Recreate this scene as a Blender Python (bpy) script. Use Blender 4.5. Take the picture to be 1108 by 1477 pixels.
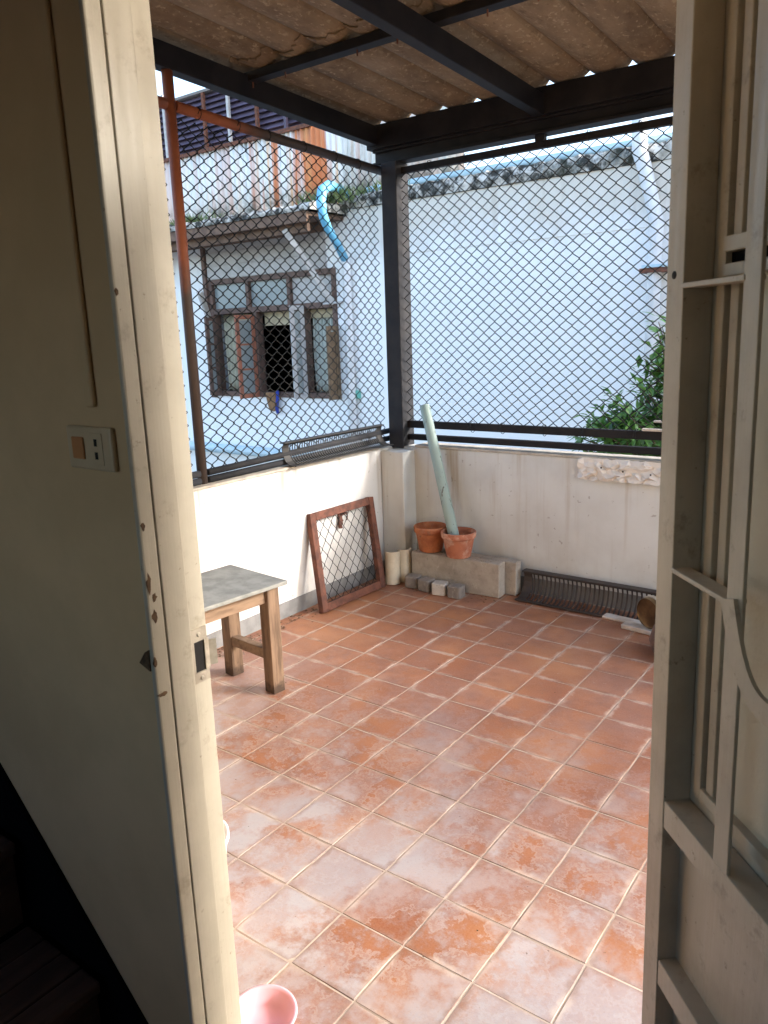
import bpy, bmesh, math, random
from mathutils import Vector, Matrix, Quaternion
random.seed(7)
R = math.radians
scene = bpy.context.scene
COL = scene.collection
for o in list(bpy.data.objects): bpy.data.objects.remove(o)

# ------------------------------------------------------------------ camera, sky, sun, exposure
cam_d = bpy.data.cameras.new('camera'); cam = bpy.data.objects.new('camera', cam_d); COL.objects.link(cam)
scene.camera = cam
cam_d.sensor_fit = 'VERTICAL'; cam_d.sensor_height = 36.0
cam_d.lens = 1104.67 / 1477 * 36.0
cam_d.clip_start = 0.02; cam_d.clip_end = 2000
cam_d.dof.use_dof = True; cam_d.dof.focus_distance = 4.6; cam_d.dof.aperture_fstop = 14.0
def set_cam(pos, yaw, pitch, roll):
    f = Vector((math.sin(yaw)*math.cos(pitch), math.cos(yaw)*math.cos(pitch), -math.sin(pitch)))
    r = Vector((math.cos(yaw), -math.sin(yaw), 0)); d = f.cross(r)
    r2 = r*math.cos(roll) + d*math.sin(roll); d2 = -r*math.sin(roll) + d*math.cos(roll)
    m = Matrix((r2, -d2, -f)).transposed().to_4x4(); m.translation = pos
    cam.matrix_world = m
set_cam(Vector((1.96517, -1.72072, 1.50048)), -0.638164, 0.226497, 0.0339456)

SUN_AZ = R(30.3)      # measured from +x towards +y
SUN_EL = R(26)
sdir = Vector((math.cos(SUN_AZ)*math.cos(SUN_EL), math.sin(SUN_AZ)*math.cos(SUN_EL), math.sin(SUN_EL)))
world = bpy.data.worlds.new('World'); scene.world = world; world.use_nodes = True
wn = world.node_tree; bg = wn.nodes['Background']
sky = wn.nodes.new('ShaderNodeTexSky'); sky.sky_type = 'NISHITA'; sky.sun_disc = False
sky.sun_elevation = SUN_EL; sky.sun_rotation = math.atan2(sdir.x, sdir.y)
sky.air_density = 1.0; sky.dust_density = 2.5; sky.ozone_density = 1.0; sky.altitude = 0
wn.links.new(sky.outputs[0], bg.inputs[0]); bg.inputs[1].default_value = 0.15
sl = bpy.data.lights.new('sun', 'SUN'); so = bpy.data.objects.new('sun', sl); COL.objects.link(so)
sl.energy = 1.1; sl.angle = R(10); sl.color = (1.0, 0.97, 0.93)
so.rotation_euler = (-sdir).to_track_quat('-Z', 'Y').to_euler()
scene.view_settings.view_transform = 'Standard'; scene.view_settings.look = 'None'
scene.view_settings.gamma = 1.0; scene.view_settings.use_curve_mapping = False
scene.view_settings.exposure = 2.4
scene.render.engine = 'CYCLES'
scene.cycles.max_bounces = 10; scene.cycles.diffuse_bounces = 5

# ------------------------------------------------------------------ materials
MATS = {}
class NT:
    def __init__(s, name):
        s.m = bpy.data.materials.new(name); s.m.use_nodes = True
        s.t = s.m.node_tree; s.b = s.t.nodes['Principled BSDF']; MATS[name] = s.m
    def n(s, typ, **kw):
        x = s.t.nodes.new(typ)
        for k, v in kw.items():
            if k.startswith('i_'): x.inputs[k[2:].replace('_', ' ')].default_value = v
            else: setattr(x, k, v)
        return x
    def l(s, a, b): s.t.links.new(a, b)
    def pos(s, scale=(1, 1, 1), obj=False):
        if obj: src = s.n('ShaderNodeTexCoord').outputs['Object']
        else: src = s.n('ShaderNodeNewGeometry').outputs['Position']
        mp = s.n('ShaderNodeMapping'); mp.inputs['Scale'].default_value = scale; s.l(src, mp.inputs[0]); return mp.outputs[0]
    def noise(s, scale=5, detail=4, rough=.55, vec=None, dist=0.0):
        x = s.n('ShaderNodeTexNoise'); x.inputs['Scale'].default_value = scale; x.inputs['Detail'].default_value = detail
        x.inputs['Roughness'].default_value = rough; x.inputs['Distortion'].default_value = dist
        if vec is not None: s.l(vec, x.inputs['Vector'])
        return x.outputs['Fac']
    def ramp(s, fac, a, b, lo=0.0, hi=1.0):
        x = s.n('ShaderNodeMapRange'); x.clamp = True
        s.l(fac, x.inputs['Value']); x.inputs['From Min'].default_value = a; x.inputs['From Max'].default_value = b
        x.inputs['To Min'].default_value = lo; x.inputs['To Max'].default_value = hi; x.interpolation_type = 'SMOOTHSTEP'; return x.outputs[0]
    def mul(s, a, b, op='MULTIPLY'):
        x = s.n('ShaderNodeMath', operation=op)
        for k, v in enumerate((a, b)):
            if isinstance(v, (int, float)): x.inputs[k].default_value = v
            else: s.l(v, x.inputs[k])
        return x.outputs[0]
    def mix(s, fac, a, b):
        x = s.n('ShaderNodeMix', data_type='RGBA')
        if isinstance(fac, (int, float)): x.inputs[0].default_value = fac
        else: s.l(fac, x.inputs[0])
        for k, v in ((6, a), (7, b)):
            if isinstance(v, tuple): x.inputs[k].default_value = (*v, 1)
            else: s.l(v, x.inputs[k])
        return x.outputs[2]
    def xyz(s, k):
        g = s.n('ShaderNodeNewGeometry'); q = s.n('ShaderNodeSeparateXYZ'); s.l(g.outputs['Position'], q.inputs[0]); return q.outputs[k]
    def out(s, col, rough=.6, bump=None, bs=.3, bd=.003, metal=0.0, spec=.4):
        if isinstance(col, tuple): s.b.inputs['Base Color'].default_value = (*col, 1)
        else: s.l(col, s.b.inputs['Base Color'])
        if isinstance(rough, (int, float)): s.b.inputs['Roughness'].default_value = rough
        else: s.l(rough, s.b.inputs['Roughness'])
        s.b.inputs['Metallic'].default_value = metal; s.b.inputs['Specular IOR Level'].default_value = spec
        if bump is not None:
            x = s.n('ShaderNodeBump'); x.inputs['Strength'].default_value = bs; x.inputs['Distance'].default_value = bd
            s.l(bump, x.inputs['Height']); s.l(x.outputs[0], s.b.inputs['Normal'])
        return s.m

def simple(name, col, col2=None, rough=.6, scale=8, bs=.25, bd=.002, metal=0.0, spec=.4, lo=.35, hi=.65, st=(1, 1, 1), obj=False):
    t = NT(name); v = t.pos(st, obj); n = t.noise(scale, 5, .6, v)
    c = t.mix(t.ramp(n, lo, hi), col, col2 if col2 else tuple(x*.8 for x in col))
    return t.out(c, rough, t.noise(scale*6, 4, .6, v), bs, bd, metal, spec)

def wall_paint(name, base, dirt, streak, ztop, zlen, amount=.6, sx=9.0):
    t = NT(name); p = t.pos()
    n1 = t.noise(2.2, 5, .6, p); c = t.mix(t.ramp(n1, .35, .75), base, dirt)
    sv = t.pos((sx, sx, .5)); n2 = t.noise(1.0, 5, .62, sv)
    z = t.xyz(2); top = t.ramp(z, ztop - zlen, ztop, 0, 1)
    m = t.mul(t.mul(t.ramp(n2, .5, .72), top), amount)
    c = t.mix(m, c, streak)
    sv2 = t.pos((sx*3, sx*3, 1.1)); n3 = t.noise(1.0, 4, .6, sv2)
    c = t.mix(t.mul(t.ramp(n3, .52, .8), amount*.22), c, streak)
    sp = t.noise(34, 2, .5, p); c = t.mix(t.mul(t.ramp(sp, .7, .76), .45), c, tuple(x*.45 for x in streak))
    low = t.mul(t.ramp(z, .42, .08, 0, 1), t.ramp(t.noise(5, 5, .65, t.pos((1, 1, .6))), .4, .7))
    c = t.mix(t.mul(low, .3*amount), c, streak)
    return t.out(c, .75, t.noise(40, 5, .65, p), .35, .002)

def build_mats():
    # terracotta tiles: wear and lime bloom in world space, tone per tile
    t = NT('terracotta'); p = t.pos()
    oi = t.n('ShaderNodeObjectInfo'); rn = oi.outputs['Random']
    base = t.mix(rn, (.27, .092, .040), (.35, .138, .062))
    base = t.mix(t.ramp(t.noise(7, 6, .65, p), .35, .7), base, (.215, .074, .036))
    base = t.mix(t.mul(t.ramp(t.noise(2.3, 3, .5, p), .45, .7), .6), base, (.42, .175, .066))
    near = t.ramp(t.xyz(1), 1.15, -.35, .10, 1.0)
    # lime bloom: ragged patches, each tile taking it differently, with a paler tide line at the rim
    vec = t.n('ShaderNodeVectorMath', operation='ADD'); t.l(p, vec.inputs[0])
    cmb = t.n('ShaderNodeCombineXYZ'); t.l(t.mul(rn, .07), cmb.inputs[0]); t.l(t.mul(rn, .05), cmb.inputs[1]); t.l(cmb.outputs[0], vec.inputs[1])
    n1 = t.noise(3.3, 10, .70, vec.outputs[0])
    hz = t.mul(t.ramp(n1, .45, .60), near)
    rim = t.mul(t.mul(t.ramp(n1, .455, .475), t.ramp(n1, .50, .478)), t.mul(near, .35))
    hz2 = t.mul(t.ramp(t.noise(14, 9, .78, p), .47, .64), t.mul(near, .6))
    bl = t.mul(t.mul(hz, hz2, 'MAXIMUM'), t.mul(t.mul(rn, .5), .58, 'ADD'))
    base = t.mix(t.mul(bl, .82), base, (.43, .42, .44))
    base = t.mix(rim, base, (.50, .48, .47))
    gre = t.mul(t.ramp(t.noise(1.6, 6, .7, t.pos((1.3, .8, 1))), .46, .62), t.mul(near, .68))
    base = t.mix(gre, base, (.36, .355, .385))
    # scuffs, grit and dirt gathered along the tile edges
    base = t.mix(t.mul(t.ramp(t.noise(30, 8, .8, p), .60, .72), .5), base, (.60, .50, .43))
    oc = t.n('ShaderNodeTexCoord'); sx = t.n('ShaderNodeSeparateXYZ'); t.l(oc.outputs['Object'], sx.inputs[0])
    ed = t.mul(t.mul(sx.outputs[0], 0, 'ABSOLUTE'), t.mul(sx.outputs[1], 0, 'ABSOLUTE'), 'MAXIMUM')
    ed = t.mul(ed, t.mul(t.noise(16, 5, .7, p), .05), 'ADD')
    base = t.mix(t.ramp(ed, .105, .124, 0, .55), base, t.mix(t.ramp(t.noise(5, 3, .5, p), .45, .6), (.20, .11, .075), (.60, .50, .42)))
    spk = t.ramp(t.noise(70, 2, .5, p), .735, .77); base = t.mix(t.mul(spk, .75), base, (.09, .055, .04))
    fine = t.noise(170, 4, .75, p); base = t.mix(t.ramp(fine, .3, .7, 0, .16), base, (.54, .38, .27))
    base = t.mix(t.ramp(t.noise(110, 3, .7, p), .55, .75, 0, .25), base, (.20, .07, .04))
    t.out(base, t.ramp(bl, 0, .7, .45, .8), t.noise(60, 6, .75, p), .35, .0015, spec=.3)
    simple('grout', (.54, .45, .37), (.29, .22, .175), .95, 5, .6, .003, lo=.40, hi=.60)
    wall_paint('parapet_white', (.66, .66, .65), (.57, .57, .555), (.36, .29, .20), .80, .5, .75)
    wall_paint('parapet_cream', (.62, .635, .62), (.52, .525, .505), (.33, .245, .16), .82, .66, 1.0)
    simple('skirting_grey', (.25, .25, .25), (.185, .185, .185), .8, 9)
    simple('coping', (.36, .33, .29), (.52, .47, .40), .9, 14)
    simple('steel_black', (.010, .009, .011), (.018, .016, .017), .65, 6, .15, .001, spec=.2)
    simple('steel_grey', (.030, .032, .038), (.042, .042, .046), .75, 9, .15, .001, spec=.15)
    simple('wire', (.012, .014, .015), (.022, .022, .021), .7, 20, spec=.15)
    # rusty paint: red oxide showing in large patches of its own
    t = NT('rust_paint'); p = t.pos(); z = t.xyz(2); y = t.xyz(1)
    n = t.noise(2.5, 5, .6, p)
    k = t.mul(t.ramp(t.mul(z, t.mul(n, .5), 'ADD'), 2.02, 2.2), t.ramp(t.mul(y, t.mul(n, .3), 'ADD'), 1.42, 1.12))
    red = t.mix(t.noise(14, 5, .6, p), (.20, .055, .025), (.36, .115, .055))
    c = t.mix(k, t.mix(n, (.04, .034, .032), (.075, .05, .042)), red)
    t.out(c, .6, t.noise(50, 4, .6, p), .3, .001)
    simple('rust_gate', (.17, .066, .042), (.085, .036, .026), .8, 18, .5, .002)
    simple('asbestos', (.30, .20, .115), (.19, .125, .075), .95, 7, .6, .004, lo=.3, hi=.7)
    t = NT('roof_sheet'); p = t.pos((1, .35, 1))
    c = t.mix(t.ramp(t.noise(5, 6, .65, p), .35, .68), (.27, .19, .118), (.15, .102, .064))
    sp = t.noise(48, 3, .6, t.pos((1, .6, 1))); c = t.mix(t.mul(t.ramp(sp, .56, .70), .65), c, (.44, .345, .23))
    c = t.mix(t.mul(t.ramp(t.noise(16, 6, .75, t.pos((1, .5, 1))), .5, .68), .55), c, (.33, .255, .17))
    c = t.mix(t.mul(t.ramp(t.noise(21, 6, .75, t.pos((1, .5, 1))), .54, .7), .6), c, (.085, .052, .03))
    c = t.mix(t.mul(t.ramp(t.noise(2, 4, .6, t.pos()), .5, .75), .5), c, (.30, .24, .18))
    t.out(c, .95, t.noise(60, 5, .7, t.pos()), .5, .003)
    # timber
    t = NT('weathered_wood'); p = t.pos((1, 1, .12)); q = t.noise(38, 5, .6, p)
    c = t.mix(t.ramp(q, .35, .68), (.22, .145, .095), (.105, .066, .043))
    z = t.xyz(2); rot = t.mul(t.ramp(t.mul(z, t.mul(t.noise(30, 4, .6, t.pos()), .12), 'ADD'), .135, .075), .9)
    c = t.mix(rot, c, (.045, .028, .02)); t.out(c, .8, q, .6, .002)
    t = NT('wood_rail'); p = t.pos((1, .1, 1)); q = t.noise(34, 5, .6, p)
    t.out(t.mix(t.ramp(q, .35, .68), (.24, .16, .105), (.14, .09, .058)), .8, q, .5, .002)
    simple('table_top', (.25, .255, .24), (.17, .175, .165), .7, 12, .4, .002)
    for nm, a, b, salt in (('terracotta_pot', (.44, .155, .062), (.30, .095, .042), .2), ('terracotta_pot_pale', (.43, .155, .085), (.34, .115, .065), .7)):
        t = NT(nm); p = t.pos(); c = t.mix(t.ramp(t.noise(12, 6, .7, p), .35, .68), a, b)
        c = t.mix(t.mul(t.ramp(t.noise(9, 8, .72, p), .46, .64), salt), c, (.58, .40, .31))
        c = t.mix(t.mul(t.ramp(t.noise(22, 6, .75, p), .56, .68), .6), c, (.13, .07, .04))
        t.out(c, .85, t.noise(60, 6, .7, p), .5, .002)
    simple('pot_soil', (.09, .055, .035), (.16, .095, .055), .95, 40, .8, .006)
    for nm, a, b in (('concrete', (.40, .355, .30), (.27, .235, .195)), ('concrete_dark', (.27, .245, .225), (.17, .152, .138)), ('concrete_pale', (.52, .49, .45), (.33, .30, .27))):
        t = NT(nm); p = t.pos(); c = t.mix(t.ramp(t.noise(7, 8, .72, p), .35, .68), a, b)
        c = t.mix(t.mul(t.ramp(t.noise(38, 5, .75, p), .58, .70), .6), c, tuple(x*.45 for x in a))
        c = t.mix(t.mul(t.ramp(t.noise(28, 5, .75, t.pos((1, 1, .5))), .56, .70), .5), c, tuple(min(.7, x*1.5) for x in a))
        t.out(c, .95, t.noise(70, 7, .75, p), .8, .004)
    simple('cream_ceramic', (.62, .56, .44), (.52, .46, .35), .5, 10, .2, .001)
    t = NT('mint_paint'); p = t.pos((1, 1, .25)); n = t.ramp(t.noise(30, 6, .72, p), .585, .64)
    t.out(t.mix(n, t.mix(t.noise(4, 3, .5, p), (.24, .335, .315), (.31, .395, .37)), (.07, .06, .05)), .6, t.noise(30, 4, .6, p), .3, .001)
    simple('plastic_brown', (.045, .034, .030), (.03, .023, .021), .55, 12, .1, .001, spec=.5)
    simple('plastic_dark', (.020, .019, .019), (.030, .028, .026), .6, 12, .1, .001, spec=.5)
    simple('brass', (.22, .145, .07), (.11, .07, .038), .3, 14, .2, .001, metal=.85)
    t = NT('crumpled_sheet'); t.out(t.mix(t.noise(9, 3, .5, t.pos()), (.72, .68, .63), (.65, .61, .56)), .35, spec=.5)
    simple('nail', (.03, .02, .015), None, .6)
    simple('board_white', (.62, .58, .53), (.48, .43, .38), .8, 15)
    t = NT('pink_plastic'); t.out(t.mix(t.noise(25, 5, .7, t.pos()), (.86, .50, .56), (.80, .44, .51)), .3, spec=.5); t.b.inputs['Subsurface Weight'].default_value = .3; t.b.inputs['Subsurface Radius'].default_value = (.05, .03, .03)
    simple('white_plastic', (.80, .80, .79), (.75, .75, .74), .35, 5, .05)
    # house
    for nm, a, b, dt in (('door_cream', (.54, .495, .40), (.47, .43, .345), (.27, .215, .15)), ('door_leaf_paint', (.46, .39, .29), (.38, .315, .23), (.15, .105, .065))):
        t = NT(nm); p = t.pos(); br = t.noise(1.0, 5, .65, t.pos((70, 70, 2.2)))
        c = t.mix(t.ramp(t.noise(5, 5, .65, p), .35, .68), a, b)
        c = t.mix(t.mul(t.ramp(t.noise(13, 7, .75, p), .56, .72), .5), c, dt)
        c = t.mix(t.mul(t.ramp(t.noise(45, 4, .7, p), .66, .72), .7), c, dt)
        t.out(c, t.ramp(br, .3, .7, .38, .6), t.mul(br, t.mul(t.noise(9, 5, .6, p), 1.5), 'ADD'), .45, .0016, spec=.4)
    simple('interior_wall', (.70, .51, .30), (.60, .435, .25), .7, 2.5, .35, .004)
    simple('interior_ceiling', (.55, .52, .46), None, .9, 3)
    simple('interior_floor_tile', (.14, .10, .08), (.10, .07, .055), .5, 6)
    simple('black_paint', (.004, .004, .005), None, .85, 5, .1, spec=.05)
    simple('stair_wood', (.10, .055, .045), (.06, .033, .028), .55, 5, .3, .002, st=(6, .5, 3))
    simple('exterior_plaster', (.62, .58, .52), (.54, .50, .45), .85, 4)
    simple('chip_wood', (.15, .09, .05), (.075, .045, .026), .9, 60)
    simple('switch_ivory', (.60, .48, .32), (.54, .43, .28), .45, 8, .05)
    simple('switch_orange', (.55, .25, .10), None, .45, 8, .05)
    simple('metal_worn', (.55, .50, .41), (.40, .35, .28), .4, 30, .2, .001, metal=.3)
    t = NT('frosted_glass'); t.t.nodes.remove(t.b)
    d = t.n('ShaderNodeBsdfDiffuse'); d.inputs[0].default_value = (.46, .42, .32, 1)
    tr = t.n('ShaderNodeBsdfTranslucent'); tr.inputs[0].default_value = (.30, .28, .22, 1)
    gl = t.n('ShaderNodeBsdfGlossy'); gl.inputs['Roughness'].default_value = .35
    m1 = t.n('ShaderNodeMixShader'); m1.inputs[0].default_value = .16; t.l(d.outputs[0], m1.inputs[1]); t.l(tr.outputs[0], m1.inputs[2])
    m2 = t.n('ShaderNodeMixShader'); m2.inputs[0].default_value = .06; t.l(m1.outputs[0], m2.inputs[1]); t.l(gl.outputs[0], m2.inputs[2])
    bmp = t.n('ShaderNodeBump'); bmp.inputs['Strength'].default_value = .5; bmp.inputs['Distance'].default_value = .002
    t.l(t.noise(90, 2, .5, t.pos()), bmp.inputs['Height'])
    for x in (d, tr, gl): t.l(bmp.outputs[0], x.inputs['Normal'])
    t.l(m2.outputs[0], t.t.nodes['Material Output'].inputs[0])
    # neighbours
    t = NT('neighbour_wall'); p = t.pos(); z = t.xyz(2); x = t.xyz(0)
    c = t.mix(t.noise(1.3, 4, .6, p), (.90, .90, .89), (.83, .84, .84))
    right = t.ramp(x, -3.6, -2.7)
    edge = t.mul(z, t.mul(t.noise(1.7, 5, .65, p), .9), 'ADD')
    c = t.mix(t.mul(t.mul(t.ramp(edge, 2.65, 3.15), .6), right), c, (.54, .47, .36))
    st = t.noise(1.0, 5, .62, t.pos((9, 9, .7)))
    c = t.mix(t.mul(t.ramp(st, .52, .72), t.ramp(z, 1.9, 2.95, 0, .55)), c, (.40, .34, .26))
    c = t.mix(t.mul(t.ramp(t.noise(1.0, 4, .6, t.pos((5, 5, .3))), .5, .8), .18), c, (.50, .50, .50))
    t.out(c, .85, t.noise(30, 5, .65, p), .3, .003)
    t = NT('mossy_coping'); p = t.pos((1, 1, 1))
    n = t.noise(9, 7, .72, p); c = t.mix(t.ramp(n, .42, .6), (.04, .04, .035), (.62, .60, .55))
    c = t.mix(t.mul(t.ramp(t.noise(3, 4, .6, p), .5, .65), .6), c, (.035, .04, .025))
    t.out(c, .95, n, 1.0, .02)
    t = NT('rusty_sheet'); p = t.pos(); st = t.pos((5, 5, .45)); n = t.noise(1.0, 6, .62, st)
    c = t.mix(t.ramp(n, .35, .65), (.86, .86, .83), (.74, .74, .70))
    blk = t.noise(1.0, 6, .68, t.pos((9, 9, 1.3))); c = t.mix(t.mul(t.ramp(blk, .55, .72), .8), c, (.10, .10, .09))
    r1 = t.noise(1.0, 5, .6, t.pos((4.2, 4.2, .20))); xx = t.xyz(0)
    zone = t.mul(t.ramp(xx, -5.6, -4.55, .35, 1), t.ramp(xx, -3.2, -3.9, .25, 1))
    c = t.mix(t.mul(t.ramp(r1, .45, .58), t.mul(zone, .95)), c, (.62, .18, .045))
    c = t.mix(t.mul(t.ramp(t.noise(1.0, 5, .6, t.pos((6, 6, .3))), .52, .66), t.mul(zone, .8)), c, (.78, .43, .17))
    zz = t.xyz(2); lowm = t.mul(t.ramp(zz, 3.25, 3.0), t.ramp(t.noise(7, 6, .7, p), .4, .6)); c = t.mix(t.mul(lowm, .9), c, (.09, .095, .075))
    t.out(c, .75, n, .3, .004)
    simple('purple_slat', (.135, .105, .155), (.085, .065, .10), .6, 4)
    simple('rust_edge', (.22, .08, .045), (.10, .05, .035), .9, 30)
    simple('brown_frame', (.165, .098, .075), (.10, .064, .052), .7, 16, .4)
    simple('orange_sash', (.36, .135, .08), (.24, .09, .055), .7, 16, .4)
    simple('grey_sash', (.52, .50, .48), (.38, .36, .35), .7, 16, .4)
    simple('brown_board', (.20, .13, .075), (.13, .085, .05), .8, 12, .3)
    t = NT('window_glass'); t.out(t.mix(t.noise(2, 2, .5, t.pos()), (.20, .235, .24), (.27, .30, .30)), .3, spec=.5)
    simple('siding_grey', (.52, .50, .48), (.44, .42, .40), .8, 6)
    simple('canopy_timber', (.20, .125, .085), (.12, .075, .055), .85, 12, .5)
    simple('strut_white', (.60, .585, .56), (.45, .43, .41), .7, 12, .3)
    simple('curtain_cream', (.54, .52, .40), (.46, .44, .33), .9, 10)
    simple('curtain_green', (.52, .55, .49), (.44, .47, .42), .9, 10)
    simple('valance', (.55, .46, .30), None, .9, 10)
    simple('hollow_shade', (.02, .018, .018), None, .9)  # near-black colour stands in for shade inside the room and small holes
    simple('pipe_blue', (.15, .46, .68), (.11, .37, .57), .5, 8, .1, spec=.5)
    simple('pipe_white', (.74, .75, .76), (.64, .65, .66), .45, 8, .1)
    simple('pipe_skyblue', (.52, .68, .75), (.44, .60, .68), .45, 8, .1)
    simple('green_box', (.13, .43, .36), (.10, .36, .31), .5, 8)
    simple('strap_blue', (.02, .045, .30), (.015, .03, .2), .8, 20)
    simple('cloth_brown', (.30, .17, .085), (.22, .12, .06), .9, 20)
    simple('alley_ground', (.20, .19, .175), (.15, .14, .13), .95, 1.5)
    simple('bark', (.13, .095, .065), (.08, .06, .04), .95, 20, .6, .004)
    for nm, a, b in (('leaf', (.075, .20, .045), (.15, .31, .075)), ('leaf_weed', (.09, .16, .04), (.16, .19, .06))):
        t = NT(nm); t.t.nodes.remove(t.b)
        c = t.mix(t.ramp(t.noise(11, 3, .6, t.pos()), .35, .65), a, b)
        d = t.n('ShaderNodeBsdfDiffuse'); tr = t.n('ShaderNodeBsdfTranslucent'); g = t.n('ShaderNodeBsdfGlossy'); g.inputs['Roughness'].default_value = .35
        t.l(c, d.inputs[0]); t.l(t.mix(.35, c, (.16, .28, .04)), tr.inputs[0])
        m1 = t.n('ShaderNodeMixShader'); m1.inputs[0].default_value = .35; t.l(d.outputs[0], m1.inputs[1]); t.l(tr.outputs[0], m1.inputs[2])
        m2 = t.n('ShaderNodeMixShader'); m2.inputs[0].default_value = .07; t.l(m1.outputs[0], m2.inputs[1]); t.l(g.outputs[0], m2.inputs[2])
        t.l(m2.outputs[0], t.t.nodes['Material Output'].inputs[0])
build_mats()

# ------------------------------------------------------------------ mesh helpers
class MB:
    def __init__(s): s.v = []; s.f = []
    def add(s, vs, fs):
        k = len(s.v); s.v += [tuple(v) for v in vs]; s.f += [tuple(i + k for i in f) for f in fs]; return s
    def box(s, x0, x1, y0, y1, z0, z1):
        vs = [(x, y, z) for z in (z0, z1) for y in (y0, y1) for x in (x0, x1)]
        return s.add(vs, [(0, 2, 3, 1), (4, 5, 7, 6), (0, 1, 5, 4), (2, 6, 7, 3), (0, 4, 6, 2), (1, 3, 7, 5)])
    def hexa(s, p):   # 8 points: bottom quad then top quad, both counter-clockwise
        return s.add(p, [(3, 2, 1, 0), (4, 5, 6, 7), (0, 1, 5, 4), (1, 2, 6, 5), (2, 3, 7, 6), (3, 0, 4, 7)])
    def bar(s, a, b, w, h, up=(0, 0, 1)):  # rectangular bar from a to b, w across, h along up
        a = Vector(a); b = Vector(b); d = (b - a).normalized(); u = Vector(up); x = d.cross(u)
        if x.length < 1e-5: x = d.cross(Vector((1, 0, 0)))
        x.normalize(); u = x.cross(d).normalized(); x *= w/2; u *= h/2
        return s.hexa([a-x-u, a+x-u, b+x-u, b-x-u, a-x+u, a+x+u, b+x+u, b-x+u])
    def tube(s, pts, r, n=8, cap=True):
        pts = [Vector(p) for p in pts]; rs = r if isinstance(r, (list, tuple)) else [r]*len(pts)
        k0 = len(s.v); prev = None
        for i, p in enumerate(pts):
            d = (pts[min(i+1, len(pts)-1)] - pts[max(i-1, 0)]).normalized()
            if prev is None:
                x = d.cross(Vector((0, 0, 1)))
                if x.length < 1e-3: x = d.cross(Vector((1, 0, 0)))
            else: x = prev - d*prev.dot(d)
            x.normalize(); prev = x; y = d.cross(x)
            for k in range(n):
                a = 2*math.pi*k/n; s.v.append(tuple(p + (x*math.cos(a) + y*math.sin(a))*rs[i]))
        for i in range(len(pts)-1):
            for k in range(n):
                a = k0+i*n+k; b = k0+i*n+(k+1) % n; s.f.append((a, b, b+n, a+n))
        if cap:
            s.f.append(tuple(k0+k for k in reversed(range(n)))); e = k0+(len(pts)-1)*n; s.f.append(tuple(e+k for k in range(n)))
        return s
    def lathe(s, prof, n=32, c=(0, 0, 0)):
        k0 = len(s.v)
        for r, z in prof:
            for k in range(n):
                a = 2*math.pi*k/n; s.v.append((c[0]+r*math.cos(a), c[1]+r*math.sin(a), c[2]+z))
        for i in range(len(prof)-1):
            for k in range(n):
                a = k0+i*n+k; b = k0+i*n+(k+1) % n; s.f.append((a, b, b+n, a+n))
        s.f.append(tuple(k0+k for k in reversed(range(n)))); e = k0+(len(prof)-1)*n; s.f.append(tuple(e+k for k in range(n)))
        return s
    def prism(s, poly, axis, a, b):  # polygon (2d) extruded along an axis
        n = len(poly)
        def P(u, v, w): return {'x': (w, u, v), 'y': (u, w, v), 'z': (u, v, w)}[axis]
        vs = [P(u, v, a) for u, v in poly] + [P(u, v, b) for u, v in poly]
        fs = [tuple(range(n)), tuple(range(2*n-1, n-1, -1))] + [(i, i+n, (i+1) % n+n, (i+1) % n) for i in range(n)]
        return s.add(vs, fs)
    def mesh(s, name, smooth=False):
        me = bpy.data.meshes.new(name); me.from_pydata(s.v, [], s.f); me.validate()
        bm = bmesh.new(); bm.from_mesh(me); bmesh.ops.recalc_face_normals(bm, faces=bm.faces); bm.to_mesh(me); bm.free()
        if smooth: me.polygons.foreach_set('use_smooth', [True]*len(me.polygons))
        return me
    def build(s, name, mat, parent=None, bevel=0, smooth=False, seg=2, auto=False):
        o = bpy.data.objects.new(name, s.mesh(name, smooth)); COL.objects.link(o)
        o.data.materials.append(MATS[mat])
        if parent:
            o.parent = parent; o.matrix_parent_inverse = Matrix.Translation(parent.location).inverted() if parent.type == 'EMPTY' and parent.rotation_euler.z == 0 else parent.matrix_basis.inverted()
        if bevel:
            m = o.modifiers.new('bevel', 'BEVEL'); m.width = bevel; m.segments = seg; m.limit_method = 'ANGLE'; m.angle_limit = R(40)
            m.harden_normals = False
        return o
def tag(o, label=None, cat=None, group=None, kind=None):
    if label: o['label'] = label
    if cat: o['category'] = cat
    if group: o['group'] = group
    if kind: o['kind'] = kind
    return o
def thing(name, loc, label, cat, group=None):
    o = bpy.data.objects.new(name, None); COL.objects.link(o); o.location = loc; o.empty_display_size = .1
    return tag(o, label, cat, group)
def struct(o): return tag(o, kind='structure')
def rnd(a, b): return random.uniform(a, b)

# ------------------------------------------------------------------ the setting
XL, YR, YH = -0.87, 2.22, -0.85          # inner faces: left parapet, right parapet, outer face of the house
XE = 2.55                                # open end of the terrace
struct(MB().box(-400, 400, -400, 400, -3.3, -3.0).build('ground', 'alley_ground'))
floor = struct(MB().box(XL-.12, XE, YH, YR+.12, -.16, -.0014).build('terrace_floor', 'grout'))
def tile_mesh(k):
    s = .1 - .0022; m = MB(); b = .0012
    m.add([(-s, -s, -.0045), (s, -s, -.0045), (s, s, -.0045), (-s, s, -.0045), (-s, -s, -b), (s, -s, -b), (s, s, -b), (-s, s, -b),
           (-s+b, -s+b, 0), (s-b, -s+b, 0), (s-b, s-b, 0), (-s+b, s-b, 0)],
          [(0, 1, 5, 4), (1, 2, 6, 5), (2, 3, 7, 6), (3, 0, 4, 7), (4, 5, 9, 8), (5, 6, 10, 9), (6, 7, 11, 10), (7, 4, 8, 11), (8, 9, 10, 11)])
    me = m.mesh('tile'); me.materials.append(MATS['terracotta']); return me
TM = tile_mesh(0)
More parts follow.
